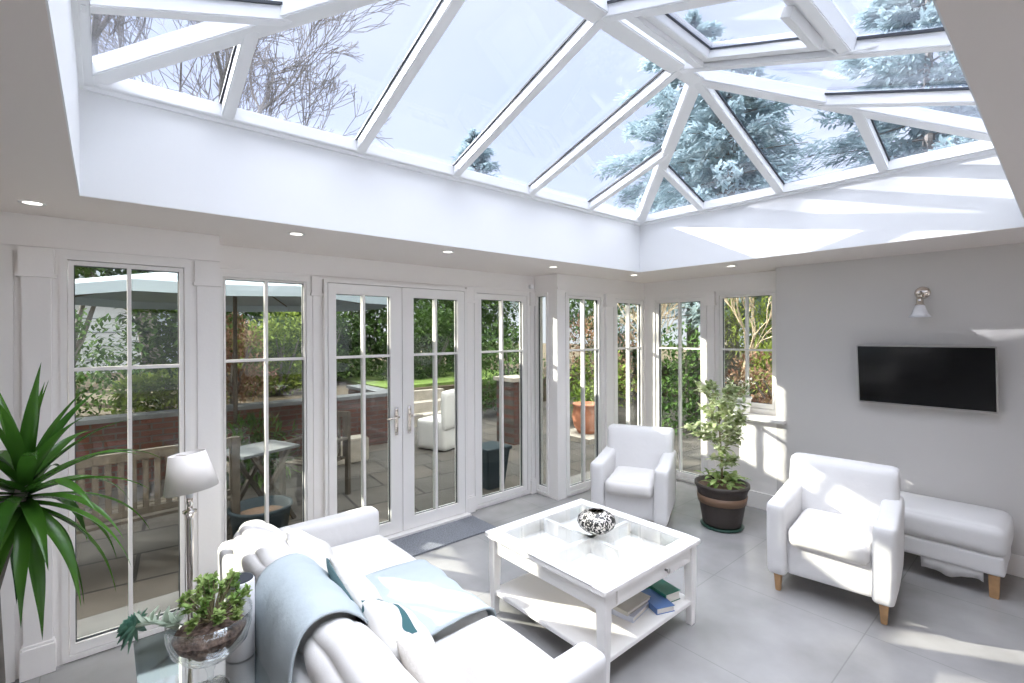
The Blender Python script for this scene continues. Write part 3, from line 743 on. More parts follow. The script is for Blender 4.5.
def frame_mtx(loc, nx, ny, nz, spin=0):
    n = Vector((nx, ny, nz)).normalized(); q = n.to_track_quat('Z', 'Y').to_matrix().to_4x4()
    return Matrix.Translation(loc) @ q @ RZ(spin)
g_ = 'scatter cushions on the sofa'
sp = MB().pillow(.38, .34, .14, frame_mtx((.81, 2.50, .60), .66, -.32, .68, .5), seed=1)
tag(sp.build('scatter_cushion', M['pale_linen'], None, smooth=True, weld=True), 'cream linen cushion at the far end of the sofa beside the armrest', 'cushion', g_)
mt = frame_mtx((.865, 2.04, .595), .80, -.16, .56, .6)
sp = MB().pillow(.37, .37, .12, mt, seed=2); so = sp.build('scatter_cushion', M['pale_linen'], None, smooth=True, weld=True)
tag(so, 'white cushion with teal backing leaning on the blue blanket', 'cushion', g_)
bk = MB()
for i in range(1): pass
seg = 12; vv = []; ff = []
for i in range(seg+1):
    for j in range(seg+1):
        u = -1+2*i/seg; v = -1+2*j/seg; k = (1-abs(u)**2.2)*(1-abs(v)**2.2)
        vv.append(mt @ Vector((u*.185*(1-.05*(1-v*v))*(1-.11*u*u*v*v), v*.185*(1-.05*(1-u*u))*(1-.11*u*u*v*v), -.06*max(k, 0)**.55-.012)))
for i in range(seg):
    for j in range(seg): a = i*(seg+1)+j; ff.append((a, a+1, a+seg+2, a+seg+1))
bk.add(vv, ff); bo = bk.build('cushion_back', M['teal'], so, smooth=True, solid=.004); bo['label'] = 'teal linen backing'
sp = MB().pillow(.36, .34, .15, frame_mtx((.87, 1.66, .585), .66, -.22, .72, .5), seed=3)
tag(sp.build('scatter_cushion', M['pattern'], None, smooth=True, weld=True), 'white cushion with large teal motifs beside the white and teal one', 'cushion', g_)
sp = MB().pillow(.36, .34, .13, frame_mtx((.87, 1.36, .585), .6, -.1, .76, .1), seed=4)
tag(sp.build('scatter_cushion', M['linen'], None, smooth=True, weld=True), 'oatmeal linen cushion at the near end of the sofa by the frame edge', 'cushion', g_)

# ------------------------------------------------------------------ door mat
m = MB(); m.box(1.45, 2.69, 3.36, 3.73, .0, .012); tag(m.build('door_mat', M['mat_grey'], None, bevel=.004), 'grey speckled mat lying in front of the french doors', 'mat')

# ------------------------------------------------------------------ side table group
st = thing('side_table', 'mirrored glass side table at the left end of the sofa', 'side table', (.255, 2.16, 0))
a0, a1, b0, b1, zt = -.165, .203, -.34, .34, .50
m = MB(); m.box(a0, a1, b0, b1, zt-.014, zt); m.build('tabletop', M['mirror'], st, bevel=.004)
m = MB(); m.box(a0+.012, a1-.012, b0+.012, b1-.012, .30, zt-.0145); m.build('body', M['mirror'], st, bevel=.004)
m = MB()
m.box(a0+.02, a1-.02, b0+.008, b0+.012, .33, .48); m.box(a0+.008, a0+.012, b0+.03, -.01, .33, .48); m.box(a0+.008, a0+.012, .01, b1-.03, .33, .48); m.box(a1-.012, a1-.008, b0+.03, b1-.03, .33, .48)
m.build('drawer_front', M['mirror'], st, bevel=.0015)
for sx_ in (a0+.035, a1-.035):
    for sy in (b0+.035, b1-.035): MB().taper((sx_, sy, 0), (.028, .028), (sx_, sy, .30), (.042, .042)).build('leg', M['mirror'], st, bevel=.003)

tl = thing('table_lamp', 'slim nickel table lamp with tilted ivory shade on the mirrored side table', 'lamp', (.272, 2.385, zt))
m = MB(); m.lathe([(0, 0), (.055, 0), (.058, .008), (.04, .018), (.018, .03), (.014, .06), (.010, .10), (.014, .16), (.017, .30), (.0185, .42), (.020, .44), (.034, .446), (.036, .453), (.016, .458), (.013, .475), (.018, .48), (.016, .50), (.007, .505), (0, .52)], 28); m.v = [(x*(.72 if z > .03 else 1), y*(.72 if z > .03 else 1), z*1.15) for x, y, z in m.v]; m.build('base', M['chrome'], tl, smooth=True)
sm = T(0, 0, .685) @ Matrix.Rotation(R(-8), 4, Vector((.65, .76, 0)))
m = MB(); m.lathe([(.098, -.075), (.066, .075), (.064, .075), (.096, -.075)], 40, (0, 0, 0), sm)
m.build('lamp_shade', M['shade'], tl, smooth=True)
m = MB(); m.tube([(0, 0, .56), (0, 0, .75)], .004, 8)
for k in range(3):
    t = 2*PI*k/3; m.tube([(0, 0, .75), sm @ Vector((.064*math.cos(t), .064*math.sin(t), .07))], .002, 6)
m.build('shade_carrier', M['chrome'], tl)
MB().lathe([(0, .575), (.012, .575), (.014, .595), (.024, .63), (.022, .655), (.010, .67), (0, .672)], 16).build('bulb', M['opal'], tl, smooth=True)

spk = thing('cylinder_speaker', 'white upright cylinder with grey top behind the glass planter', 'speaker', (.404, 2.11, zt))
m = MB(); m.lathe([(0, 0), (.046, 0), (.05, .006), (.05, .292), (.046, .298), (0, .298)], 36); m.build('body', M['plastic'], spk, smooth=False, bevel=0)
m = MB(); m.lathe([(0, .298), (.046, .298), (.044, .303), (0, .303)], 36); m.build('top_disc', M['speaker_top'], spk)
for p in spk.children[0].data.polygons: p.use_smooth = len(p.vertices) == 4

# glass footed bowl with succulents
gb = thing('footed_glass_planter', 'footed glass bowl of pebbles on the mirrored side table', 'bowl', (.285, 1.985, zt))
m = MB(); m.lathe([(0, 0), (.062, 0), (.066, .004), (.05, .010), (.02, .018), (.010, .03), (.012, .05), (.018, .062), (.010, .075), (.03, .085), (.085, .10), (.128, .135), (.142, .175), (.144, .215), (.140, .215), (.137, .178), (.122, .14), (.08, .108), (.0, .10)], 40)
m.v = [(x*.92, y*.92, z*1.22) for x, y, z in m.v]
m.build('glass_bowl', M['tglass'], gb, smooth=True)
m = MB(); m.lathe([(0, .132), (.066, .14), (.098, .172), (.113, .205), (.10, .222), (.05, .232), (0, .236)], 32)
m.v = [tuple(Vector(p)+noise.noise_vector(Vector(p)*40)*.005) for p in m.v]
m.build('pebble_fill', M['pebble'], gb, smooth=False)

def oval_leaf(mb, base, d, L, W_, up=(0, 0, 1), cup=.15, n=4, droop=0.0, thick=0):
    d = Vector(d).normalized(); u = Vector(up)
    s_ = d.cross(u)
    if s_.length < 1e-3: s_ = d.cross(Vector((1, 0, 0)))
    s_.normalize(); nn = s_.cross(d).normalized(); base = Vector(base); vs = []; fs = []
    for i in range(n+1):
        t = i/n; w = W_/2*math.sin(PI*min(1, t*.93+.05))**.8; c = base+d*L*t - Vector((0, 0, 1))*droop*L*t*t
        vs += [c-s_*w+nn*cup*w, c - nn*thick*w, c+s_*w+nn*cup*w]
    for i in range(n):
        a = i*3; fs += [(a, a+1, a+4, a+3), (a+1, a+2, a+5, a+4)]
    mb.add(vs, fs)
def rdir(zmin=-1, zmax=1):
    z = random.uniform(zmin, zmax); a = random.uniform(0, 2*PI); r = math.sqrt(max(0, 1-z*z)); return Vector((r*math.cos(a), r*math.sin(a), z))

# jade-like succulent (a plant of its own in the bowl)
su = thing('succulent', 'bushy fresh green succulent rising from the glass bowl', 'plant', (.29, 1.985, zt+.235))
lf = MB(); stm = MB()
for k in range(46):
    a = random.uniform(0, 2*PI); rr = .12*math.sqrt(random.random()); hgt = .04+.07*random.random()+.05*(1-rr/.12)
    tip = Vector((rr*math.cos(a)*1.0, rr*math.sin(a), hgt)); stm.tube([tip*.15, tip*.6, tip], [.004, .003, .002], 5)
    for q in range(22):
        d = (rdir(-.1, 1)+Vector((math.cos(a), math.sin(a), .2))*.3)
        oval_leaf(lf, tip-Vector((0, 0, .012*(q % 3))), d, random.uniform(.015, .025), random.uniform(.011, .016), cup=.3, n=3)
stm.build('stems', M['stem'], su); lf.build('foliage', M['jade'], su, smooth=True)
ro = thing('succulent_rosette', 'blue green spiky rosette hanging over the bowl rim toward the window', 'plant', (.195, 2.015, zt+.235))
tv_dir = Vector((-.76, .50, .12))
cen = Vector((-.125, .075, .02)); stm = MB(); stm.tube([(0, 0, 0), cen*.5+Vector((0, 0, .02)), cen], [.008, .007, .006], 6)
stm.build('stem', M['silver'], ro)
lf = MB()
for k in range(70):
    t = k/70; a = k*2.399; tilt = .15+1.5*t
    q = tv_dir.normalized().to_track_quat('Z', 'Y'); d = q @ Vector((math.sin(tilt)*math.cos(a), math.sin(tilt)*math.sin(a), math.cos(tilt)))
    oval_leaf(lf, cen-tv_dir*.02*t, d, .032+.038*t, .021, up=tv_dir, cup=.35, n=4, droop=.2)
lf.build('leaf_rosette', M['rosette'], ro, smooth=True)
lf = MB()
for k in range(26):
    p = cen*random.uniform(-.1, .75)+Vector((0, 0, .01)); oval_leaf(lf, p, rdir(.0, 1)+Vector((-.2, .2, .2)), random.uniform(.04, .065), .018, cup=.3, n=4)
lf.build('paddle_leaves', M['silver'], ro, smooth=True)

# ------------------------------------------------------------------ big strappy plant at the left
dp = thing('dragon_plant', 'tall strappy green plant reaching in from the left edge', 'plant', (-.285, 2.295, 0))
m = MB(); m.lathe([(0, 0), (.13, 0), (.17, .30), (.18, .31), (.165, .31), (.155, .28), (0, .28)], 32); m.build('pot', M['plastic'], dp, smooth=True)
MB().lathe([(0, .275), (.155, .275), (0, .285)], 24).build('soil', M['soil'], dp)
m = MB(); m.tube([(0, 0, .28), (.01, .02, .6), (.0, .03, .9), (.08, .03, 1.25)], [.028, .025, .022, .018], 10); m.build('cane', M['bark'], dp, smooth=True)
lf = MB()
def strap(mb, base, d, L, W_, droop, n=14, tw=0.0):
    d = Vector(d).normalized(); p = Vector(base); hd = Vector((d.x, d.y, 0)); s0 = hd.cross(Vector((0, 0, 1)))
    s0 = s0.normalized() if s0.length > .05 else Vector((1, 0, 0)); vs = []; fs = []; cur = d.copy(); st_ = L/n
    for i in range(n+1):
        t = i/n; w = W_/2*(.55+.45*math.sin(PI*min(1, t*1.1+.1)))*(1-t**3.5) if t < 1 else 0
        sd = s0.copy(); sd.rotate(Matrix.Rotation(tw*t, 3, cur)) ; nn = sd.cross(cur).normalized()
        vs += [p-sd*w+nn*w*.45, p, p+sd*w+nn*w*.45]
        cur = (cur+Vector((0, 0, -droop*st_*(.5+1.8*t)))).normalized(); p = p+cur*st_
    for i in range(n): a = i*3; fs += [(a, a+1, a+4, a+3), (a+1, a+2, a+5, a+4)]
    mb.add(vs, fs)
random.seed(21)
base = Vector((.08, .03, 1.25))
for k in range(58):
    t = k/57; a = k*2.399+.3; el = R(82-135*t); d = (math.cos(el)*math.cos(a), math.cos(el)*math.sin(a), math.sin(el))
    strap(lf, base-Vector((0, 0, .10*t)), d, random.uniform(.33, .47), random.uniform(.04, .052), 1.2+2.6*t, tw=random.uniform(-.5, .5))
lf.build('strap_leaves', M['dracaena'], dp, smooth=True)

# ------------------------------------------------------------------ potted tree by the far armchair
random.seed(5)
pt = thing('potted_tree', 'slender variegated young tree in a brown barrel pot', 'potted plant', (4.26, 2.06, 0))
m = MB(); m.lathe([(0, .02), (.155, .02), (.165, .04), (.212, .33), (.225, .365), (.232, .37), (.232, .395), (.215, .395), (.205, .36), (0, .36)], 40); pb = m.build('pot', M['barrel'], pt, smooth=True)
m = MB(); m.lathe([(.198, .225), (.203, .225), (.214, .295), (.208, .295)], 40); m.build('pot_band', M['band'], pb, smooth=True)
MB().lathe([(0, 0), (.17, 0), (.185, .02), (.175, .022), (0, .012)], 32).build('saucer', M['green_pl'], pt, smooth=True)
MB().lathe([(0, .362), (.207, .362), (.12, .372), (0, .375)], 24).build('soil', M['soil'], pt)
m = MB(); trunk = [(0, 0, .36), (.005, .0, .55), (-.01, .01, .8), (.0, .02, 1.0), (.01, .04, 1.16)]
m.tube(trunk, [.011, .010, .008, .006, .004], 8)
lf = MB()
def branch(mb, lfb, p, d, L, r, depth, leafL=.045, leafW=.022, dens=1.0, grav=.0):
    p = Vector(p); d = Vector(d).normalized(); pts = [p.copy()]; n = 4
    for i in range(n):
        d = (d+rdir()*.25+Vector((0, 0, .10-grav))).normalized(); p = p+d*L/n; pts.append(p.copy())
        for _ in range(int(3*dens+random.random())):
            oval_leaf(lfb, p+rdir()*.01, rdir(-.6, .9)+d*.5, leafL*random.uniform(.6, 1.2), leafW*random.uniform(.7, 1.2), cup=.2, n=3, droop=.2)
    mb.tube(pts, [r, r*.85, r*.7, r*.55, r*.4], 5)
    if depth > 0:
        for _ in range(2): branch(mb, lfb, pts[random.randint(2, 4)], d+rdir()*.9, L*.65, r*.6, depth-1, leafL, leafW, dens, grav)
for z, L in ((.55, .14), (.62, .15), (.66, .18), (.70, .20), (.73, .2), (.79, .22), (.85, .22), (.91, .2), (.98, .18), (.76, .22), (.82, .24), (.88, .22), (.95, .22), (1.0, .2), (1.06, .18), (1.12, .14), (1.15, .14)):
    a = random.uniform(0, 2*PI); branch(m, lf, (0, 0.01, z), (math.cos(a), math.sin(a), .55), L, .004, 1, .075, .042, 1.6)
# a long drooping side branch to the right (towards -Y)
branch(m, lf, (0, 0, .80), (.1, -1, .25), .24, .004, 1, .07, .04, 1.5)
m.build('trunk', M['stem'], pt, smooth=True); lf.build('foliage', M['citrus'], pt, smooth=True)
lf = MB()
for k in range(70):
    a = random.uniform(0, 2*PI); r_ = random.uniform(.02, .15); p = Vector((r_*math.cos(a), r_*math.sin(a), .37+.16*random.random()*(1-r_*3)))
    oval_leaf(lf, p, rdir(.0, .9)+Vector((math.cos(a), math.sin(a), .3)), random.uniform(.08, .13), random.uniform(.035, .05), cup=.25, n=4, droop=.4)
lf.build('base_foliage', M['jade'], pt, smooth=True)

# planter on the window sill
sp_ = thing('sill_planter', 'white ceramic pot of white flowers on the window sill', 'potted plant', (5.05, 2.245, .905))
m = MB(); m.lathe([(0, 0), (.085, 0), (.09, .01), (.108, .16), (.115, .165), (.115, .18), (.103, .18), (.098, .15), (0, .15)], 32); m.build('pot', M['plastic'], sp_, smooth=True)
m = MB(); lf = MB(); fl = MB()
for k in range(20):
    a = random.uniform(0, 2*PI); tip = Vector((.13*math.cos(a)*random.random()-.01, .17*math.sin(a)*random.uniform(.2, 1), random.uniform(.24, .36)))
    m.tube([(0, 0, .15), tip*.6+Vector((0, 0, .06)), tip], .0025, 5)
    for _ in range(7): oval_leaf(lf, tip*random.uniform(.6, 1)+rdir()*.015, rdir(-.3, 1), random.uniform(.03, .05), .018, n=3)
    for _ in range(5): oval_leaf(fl, tip+rdir()*.015, rdir(0, 1), .022, .016, n=2)
m.build('stems', M['stem'], sp_); lf.build('foliage', M['darkleaf'], sp_, smooth=True); fl.build('blossom', M['white_fl'], sp_)

# ------------------------------------------------------------------ the garden
m = MB(); m.box(-14, 12, 4.05, 9.0, -.12, -.03); m.box(5.38, 12, -10, 4.05, -.12, -.03); m.box(-14, -3.6, -10, 4.05, -.12, -.03); m.box(-3.6, 5.38, -12, -3.4, -.12, -.03)
struct(m.build('ground_patio', M['patio']))
m = MB(); m.box(-40, 40, 9.0, 60, -.12, .6); m.box(12, 40, -30, 9, -.12, .1); struct(m.build('ground_garden', M['earth']))
gw = thing('garden_wall', 'low red brick retaining wall with dark coping across the patio', 'garden wall', (0, 7.3, 0))
m = MB(); m.box(-10, 3.75, 0, .22, -.05, .74); m.box(3.53, 3.75, .22, 1.6, -.05, .74); m.build('brickwork', M['brick'], gw)
m = MB(); m.box(-10, 3.79, -.04, .28, .74, .79); m.box(3.49, 3.79, .28, 1.6, .74, .79); m.build('coping', M['darkstone'], gw)
gw2 = thing('brick_pier', 'square brick pier standing on the patio behind the blue planter', 'brick pier', (5.2, 6.0, 0))
MB().box(-.22, .22, -.22, .22, -.05, .98).build('brickwork', M['brick'], gw2); MB().box(-.26, .26, -.26, .26, .98, 1.04).build('coping', M['stone'], gw2)
lw = MB().box(4.4, 9.0, 9.2, 14, .60, .66).build('lawn', M['lawn']); tag(lw, 'bright strip of lawn glimpsed beyond the patio steps', 'lawn', kind='structure')
sl = MB()
for i in range(3): sl.box(3.85, 5.6, 8.2+.3*i, 9.2, -.03+.2*i, .17+.2*i)
tag(sl.build('garden_steps', M['stone']), 'pale stone steps rising from the patio to the lawn', 'steps')

def bush(name, label, cat, loc, rx, ry, rz_, n, mtl, ll=.09, lw_=.05, group=None, trunk=True, seed=0, lumps=7, zmin=-.5, lift=0.0):
    random.seed(100+seed)
    b = thing(name, label, cat, loc, 0, group)
    lf = MB(); L_ = []
    for _ in range(lumps):
        d = rdir(zmin, 1); L_.append((Vector((d.x*rx*.6, d.y*ry*.6, rz_*(1+d.z*.55))), random.uniform(.4, .65)))
    if not lift:
        for q in range(lumps): L_.append((Vector((rx*random.uniform(-.75, .75), ry*random.uniform(-.3, .3), rz_*random.uniform(.15, .6))), random.uniform(.35, .5)))
    L_.append((Vector((0, 0, rz_)), .8))
    for k in range(n):
        c, s_ = random.choice(L_); d = rdir(-.7, 1); rr = random.uniform(.65, 1.05)
        p = c+Vector((d.x*rx*s_, d.y*ry*s_, d.z*rz_*s_*.8))*rr
        if p.z < .02: p.z = random.uniform(.02, .3)
        p.z += lift
        oval_leaf(lf, p, d+rdir()*.9, ll*random.uniform(.6, 1.3), lw_*random.uniform(.7, 1.3), n=2, cup=.15)
    lf.build('foliage', M[mtl], b)
    if trunk:
        m = MB()
        for k in range(5):
            d = rdir(.4, 1); e = Vector((d.x*rx*.7, d.y*ry*.7, lift+rz_*(.9+d.z*.5))); m.tube([(0, 0, 0), e*.5+rdir()*.05, e], [.035+.03*min(lift, 1), .022+.02*min(lift, 1), .008], 6)
        m.build('stems', M['bark'], b)
    return b
gr = 'shrubs in the raised bed'
Bz = .60
bush('shrub', 'dark evergreen shrub above the wall behind the teak bench', 'shrub', (-.6, 9.2, Bz), 1.4, .8, .85, 3800, 'hedge', group=gr, seed=1)
bush('shrub', 'low yellow green shrub on the wall beside the bench window', 'shrub', (.75, 8.3, Bz), .7, .5, .35, 1800, 'shrub', .09, .06, gr, seed=2)
bush('shrub', 'russet leafless shrub seen left in the second tall window', 'shrub', (1.55, 8.6, Bz), .6, .5, .75, 2600, 'pinkleaf', .09, .03, gr, seed=3)
bush('shrub', 'bright spring green shrub seen right in the second tall window', 'shrub', (2.6, 9.9, Bz), .9, .6, .85, 3600, 'shrub', .09, .05, gr, seed=4)
bush('shrub', 'dark green shrub filling the left french door', 'shrub', (3.7, 10.9, Bz), 1.2, .8, 1.0, 5200, 'hedge', group=gr, seed=5)
bush('shrub', 'deep green shrub filling the right french door', 'shrub', (6.3, 10.6, Bz), 1.3, .8, 1.0, 5200, 'hedge', group=gr, seed=6)
bush('shrub', 'olive shrub behind the brick pier', 'shrub', (7.0, 8.2, -.03), 1.0, .8, 1.15, 2600, 'hedge', group='shrubs on the patio edge', seed=7)
bush('shrub', 'pale green shrub glimpsed through the first bay window', 'shrub', (7.6, 6.2, -.03), .7, .7, .8, 1800, 'shrub', group='shrubs on the patio edge', seed=8)
bush('shrub', 'russet hedge shrub behind the terracotta pot', 'shrub', (9.6, 7.6, -.03), 1.3, 1.0, 1.4, 2400, 'pinkleaf', group='shrubs on the patio edge', seed=9)
bush('shrub', 'dark shrub outside the tall window beside the bay corner', 'shrub', (8.3, 4.6, -.03), .9, .9, 1.0, 2400, 'hedge', group='shrubs on the patio edge', seed=10)
bush('shrub', 'rusty brown ground shrub outside the small sill window', 'shrub', (9.4, 3.4, -.03), 1.1, .9, .75, 1800, 'pinkleaf', group='shrubs on the patio edge', seed=11)
bush('weeping_tree', 'yellow green weeping tree outside the small sill window', 'tree', (11.6, 3.9, -.03), 1.7, 1.5, 1.9, 5200, 'willow', .16, .03, seed=12)
bush('hedge_tree', 'tall dark holly hedge behind the russet shrub', 'tree', (2.1, 11.6, Bz), 1.9, 1.0, 1.7, 11000, 'hedge', .15, .09, seed=13, lumps=14)
bush('hedge_tree', 'tall dark hedge mass behind the left french door', 'tree', (5.3, 12.4, Bz), 2.2, 1.2, 1.9, 11000, 'hedge', .16, .10, seed=14, lumps=14)
bush('hedge_tree', 'tall dark hedge mass behind the right french door', 'tree', (8.6, 12.2, Bz), 1.9, 1.2, 1.9, 11000, 'hedge', .16, .10, seed=19, lumps=14)
bush('laurel_tree', 'broad leaved tree with raised crown outside the leftmost tall window', 'tree', (-.6, 11.3, Bz), 1.4, 1.0, 1.15, 5600, 'hedge', .15, .09, seed=15, lumps=12, lift=1.35)
bush('hedge_tree', 'tall dark hedge left of the leftmost window, mostly beyond the frame', 'tree', (-4.6, 11.3, Bz), 2.9, .9, 1.9, 9000, 'hedge', .20, .12, seed=18, lumps=22)  # placed mostly out of view, tall enough to shade the patio
bush('hedge_tree', 'tall pale green hedge beyond the bay corner', 'tree', (12.5, 9.6, -.03), 2.2, 1.8, 1.9, 6000, 'hedge', .15, .09, seed=16, lumps=12)
bush('hedge_tree', 'spreading green hedge outside the right hand bay windows', 'tree', (15.6, 5.6, -.03), 2.0, 2.0, 2.1, 5000, 'shrub', .15, .09, seed=17, lumps=12)

def bare_tree(label, loc, hgt, seed, mtl='bark', spread=.5, r0=.13, depth=6, group='bare trees', name='bare_tree', lean=(0, 0, 0)):
    random.seed(seed)
    t = thing(name, label, 'tree', loc, 0, group); m = MB()
    def grow(p, d, L, r, k):
        pts = [p.copy()]; n = 3 if k > 2 else 2
        for i in range(n):
            d = (d+rdir()*.16+Vector((0, 0, .05))).normalized(); p = p+d*L/n; pts.append(p.copy())
        rs = [max(r*(1-.35*i/n), .009) for i in range(n+1)]; m.tube(pts, rs, 6 if k > 3 else 4, caps=False)
        if k > 0:
            for q in range(3 if k > 1 else random.choice((2, 3))):
                ax = rdir(); d2 = (d*1.0+(ax-d*ax.dot(d))*spread*random.uniform(.7, 1.5)).normalized()
                grow(pts[-1] if q else pts[random.randint(1, n)], d2, L*random.uniform(.62, .82), rs[-1]*random.uniform(.55, .75), k-1)
    grow(Vector((0, 0, 0)), Vector((lean[0], lean[1], 1)).normalized(), hgt*.30, r0, depth)
    m.build('branches', M[mtl], t, smooth=True); return t
bare_tree('thick trunked bare tree left of the first lantern rafter', (1.0, 14.2, Bz), 15.5, 11, r0=.26, depth=7)
bare_tree('bare multi-stemmed tree seen in the leftmost lantern pane', (-.9, 14.6, Bz), 16.0, 12, r0=.24, depth=7)
bare_tree('bare tree standing behind the first lantern jack rafter', (2.6, 15.2, Bz), 15.5, 13, r0=.26, depth=7)
bare_tree('fine twigged bare tree right of the first lantern jack rafter', (4.3, 17.0, Bz), 14.0, 16, r0=.17, depth=7)
bare_tree('pale bare tree outside the small sill window', (9.6, 4.3, -.03), 3.4, 14, 'palebark', .5, .07, 5, 'pale bare trees')
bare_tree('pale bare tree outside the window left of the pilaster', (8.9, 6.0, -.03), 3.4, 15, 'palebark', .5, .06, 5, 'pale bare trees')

def big_conifer(label, loc, hgt, rad, n, seed, mtl='conifer', z0=.25, group='evergreens behind the house', pw=1.0):
    random.seed(seed); t = thing('conifer_tree', label, 'tree', loc, 0, group)
    m = MB(); m.tube([(0, 0, 0), (0, 0, hgt*.5), (0, 0, hgt*.97)], [.22, .14, .03], 8)
    lf = MB()
    nb = 90
    for k in range(nb):
        u = (k+.5)/nb; z = hgt*(z0+(1-z0)*u); R_ = rad*(1-u)**pw*random.uniform(.6, 1.1)+.15; a = k*2.399
        e = Vector((R_*math.cos(a), R_*math.sin(a), z-.12*R_)); m.tube([(0, 0, z), e], [.03, .008], 4, caps=False)
        for _ in range(n//nb):
            s_ = random.uniform(.25, 1)
            p = Vector((e.x*s_, e.y*s_, z-.12*R_*s_))+rdir()*.28*(.4+R_*.25)
            oval_leaf(lf, p, Vector((math.cos(a), math.sin(a), -.3))+rdir()*.7, random.uniform(.16, .34), .085, n=2)
    m.build('trunk', M['bark'], t); lf.build('foliage', M[mtl], t); return t
big_conifer('small distant conifer seen between the lantern rafters', (11.7, 15.9, Bz), 9.4, 2.8, 13000, 31, pw=.8)
big_conifer('big cedar behind the far end of the lantern', (15.5, 8.5, 0), 12.5, 4.4, 34000, 32, pw=.6)
big_conifer('young cedar between the two big cedars behind the lantern end', (12.8, 5.9, 0), 9.0, 3.0, 16000, 35, pw=.6)
big_conifer('broad cedar behind the right side of the lantern', (16.5, 2.4, 0), 12.5, 4.6, 34000, 33, pw=.6)
big_conifer('dark cedar beyond the grey wall at the right of the lantern', (13.0, -3.5, 0), 11.5, 4.2, 22000, 34, pw=.6)

# distant neighbours' house
hs = thing('neighbour_house', 'pale house with garage glimpsed through the bench window', 'house', (-.9, 19.5, .6))
MB().box(-3.4, 3.4, 0, 5, 0, 2.7).build('wall', M['housewall'], hs)
m = MB(); m.add([(-3.7, -.4, 2.6), (3.7, -.4, 2.6), (3.7, 5.4, 2.6), (-3.7, 5.4, 2.6), (-3.7, 2.5, 4.4), (3.7, 2.5, 4.4)], [(0, 1, 5, 4), (2, 3, 4, 5), (0, 4, 3), (1, 2, 5), (3, 2, 1, 0)]); m.build('roof', M['roof'], hs)
g = MB().box(.0, 2.2, -.06, 0, 0, 2.1).build('garage_door', M['garage'], hs)
m = MB()
for i in range(1, 5): m.box(.05, 2.15, -.075, -.06, .42*i-.012, .42*i+.012)
m.build('panel_ribs', M['roof'], g)
for x0 in (-2.6, -1.2):
    f_ = MB().box(x0, x0+.9, -.05, 0, 1.0, 2.1).build('window', M['joinery'], hs); MB().box(x0+.06, x0+.84, -.055, -.05, 1.06, 2.04).build('pane', M['blacktv'], f_)

# parasol
def parasol(label, loc, rad, ztop, rz, mtl='canvas'):
    p = thing('parasol', label, 'parasol', loc, rz)
    n = 8; vs = [(0, 0, ztop)]; fs = []
    K = 5
    for k in range(1, K+1):
        for j in range(n*2):
            a = PI*j/n; rr = rad*k/K*(1 if j % 2 == 0 else .93); vs.append((rr*math.cos(a), rr*math.sin(a), ztop-.42*rad*.45*(k/K)**1.1 - (0 if j % 2 == 0 else .02*k/K)))
    n2 = n*2
    for j in range(n2): fs.append((0, 1+j, 1+(j+1) % n2))
    for k in range(K-1):
        for j in range(n2): a = 1+k*n2; fs.append((a+j, a+n2+j, a+n2+(j+1) % n2, a+(j+1) % n2))
    zr = ztop-.42*rad*.45
    for j in range(n2):
        a = 1+(K-1)*n2+j; v0 = vs[a]; vs.append((v0[0]*1.005, v0[1]*1.005, v0[2]-.10))
    b0_ = 1+(K-1)*n2; b1_ = b0_+n2
    for j in range(n2): fs.append((b0_+j, b1_+j, b1_+(j+1) % n2, b0_+(j+1) % n2))
    MB().add(vs, fs).build('canopy', M[mtl], p, solid=.004)
    for j in range(n):
        a = 2*PI*j/n; m = MB(); m.tube([(0, 0, ztop-.03), (rad*.98*math.cos(a), rad*.98*math.sin(a), zr-.02)], .01, 5); m.build('rib', M['teak'], p)
    MB().tube([(0, 0, 0), (0, 0, ztop+.06)], .024, 12).build('pole', M['teak'], p, smooth=True)
    MB().lathe([(0, 0), (.26, 0), (.26, .05), (.05, .09), (.04, .30), (0, .30)], 24).build('base', M['darkstone'], p)
    return p
parasol('pale blue parasol open over the patio outside the french doors', (1.25, 6.75, -.03), 1.9, 2.62, .2)

# teak bench and chairs outside the first window
tb = thing('garden_bench', 'weathered teak bench with slatted back outside the leftmost tall window', 'bench', (.22, 4.75, -.03), R(184))
m = MB()
for i in range(5): m.box(-.62, .62, -.22+.095*i, -.145+.095*i, .40, .422)
m.build('seat', M['teak'], tb)
m = MB(); m.box(-.62, .62, .235, .27, .86, .93); m.box(-.62, .62, .235, .27, .46, .50)
for i in range(17): x = -.575+.0715*i; m.box(x-.018, x+.018, .243, .262, .50, .86)
m.build('backrest', M['teak'], tb, bevel=.003)
for sx_ in (-1, 1):
    x = sx_*.60
    MB().box(x-.03, x+.03, .225, .28, 0, .93).build('leg', M['teak'], tb); MB().box(x-.03, x+.03, -.25, -.195, 0, .62).build('leg', M['teak'], tb)
    MB().box(x-.035, x+.035, -.27, .225, .62, .648).build('armrest', M['teak'], tb, bevel=.004)

def garden_chair(loc, rz, label):
    c = thing('garden_chair', label, 'garden chair', loc, rz, 'teak garden chairs')
    m = MB()
    for i in range(5): m.box(-.23, .23, -.2+.088*i, -.13+.088*i, .40, .42)
    m.build('seat', M['teak'], c)
    m = MB(); m.box(-.23, .23, .215, .245, .86, .92)
    for i in range(7): m.box(-.2+.0667*i-.014, -.2+.0667*i+.014, .22, .238, .42, .86)
    m.build('backrest', M['teak'], c)
    for sx_ in (-1, 1):
        x = sx_*.245; MB().box(x-.022, x+.022, .21, .255, 0, .92).build('leg', M['teak'], c); MB().box(x-.022, x+.022, -.23, -.185, 0, .62).build('leg', M['teak'], c)
        MB().box(x-.028, x+.028, -.24, .21, .62, .642).build('armrest', M['teak'], c)
    return c
garden_chair((-.52, 5.05, -.03), R(120), 'teak armchair side-on at the left of the bench')
garden_chair((1.75, 5.35, -.03), R(-60), 'teak armchair beside the small grey topped patio table')
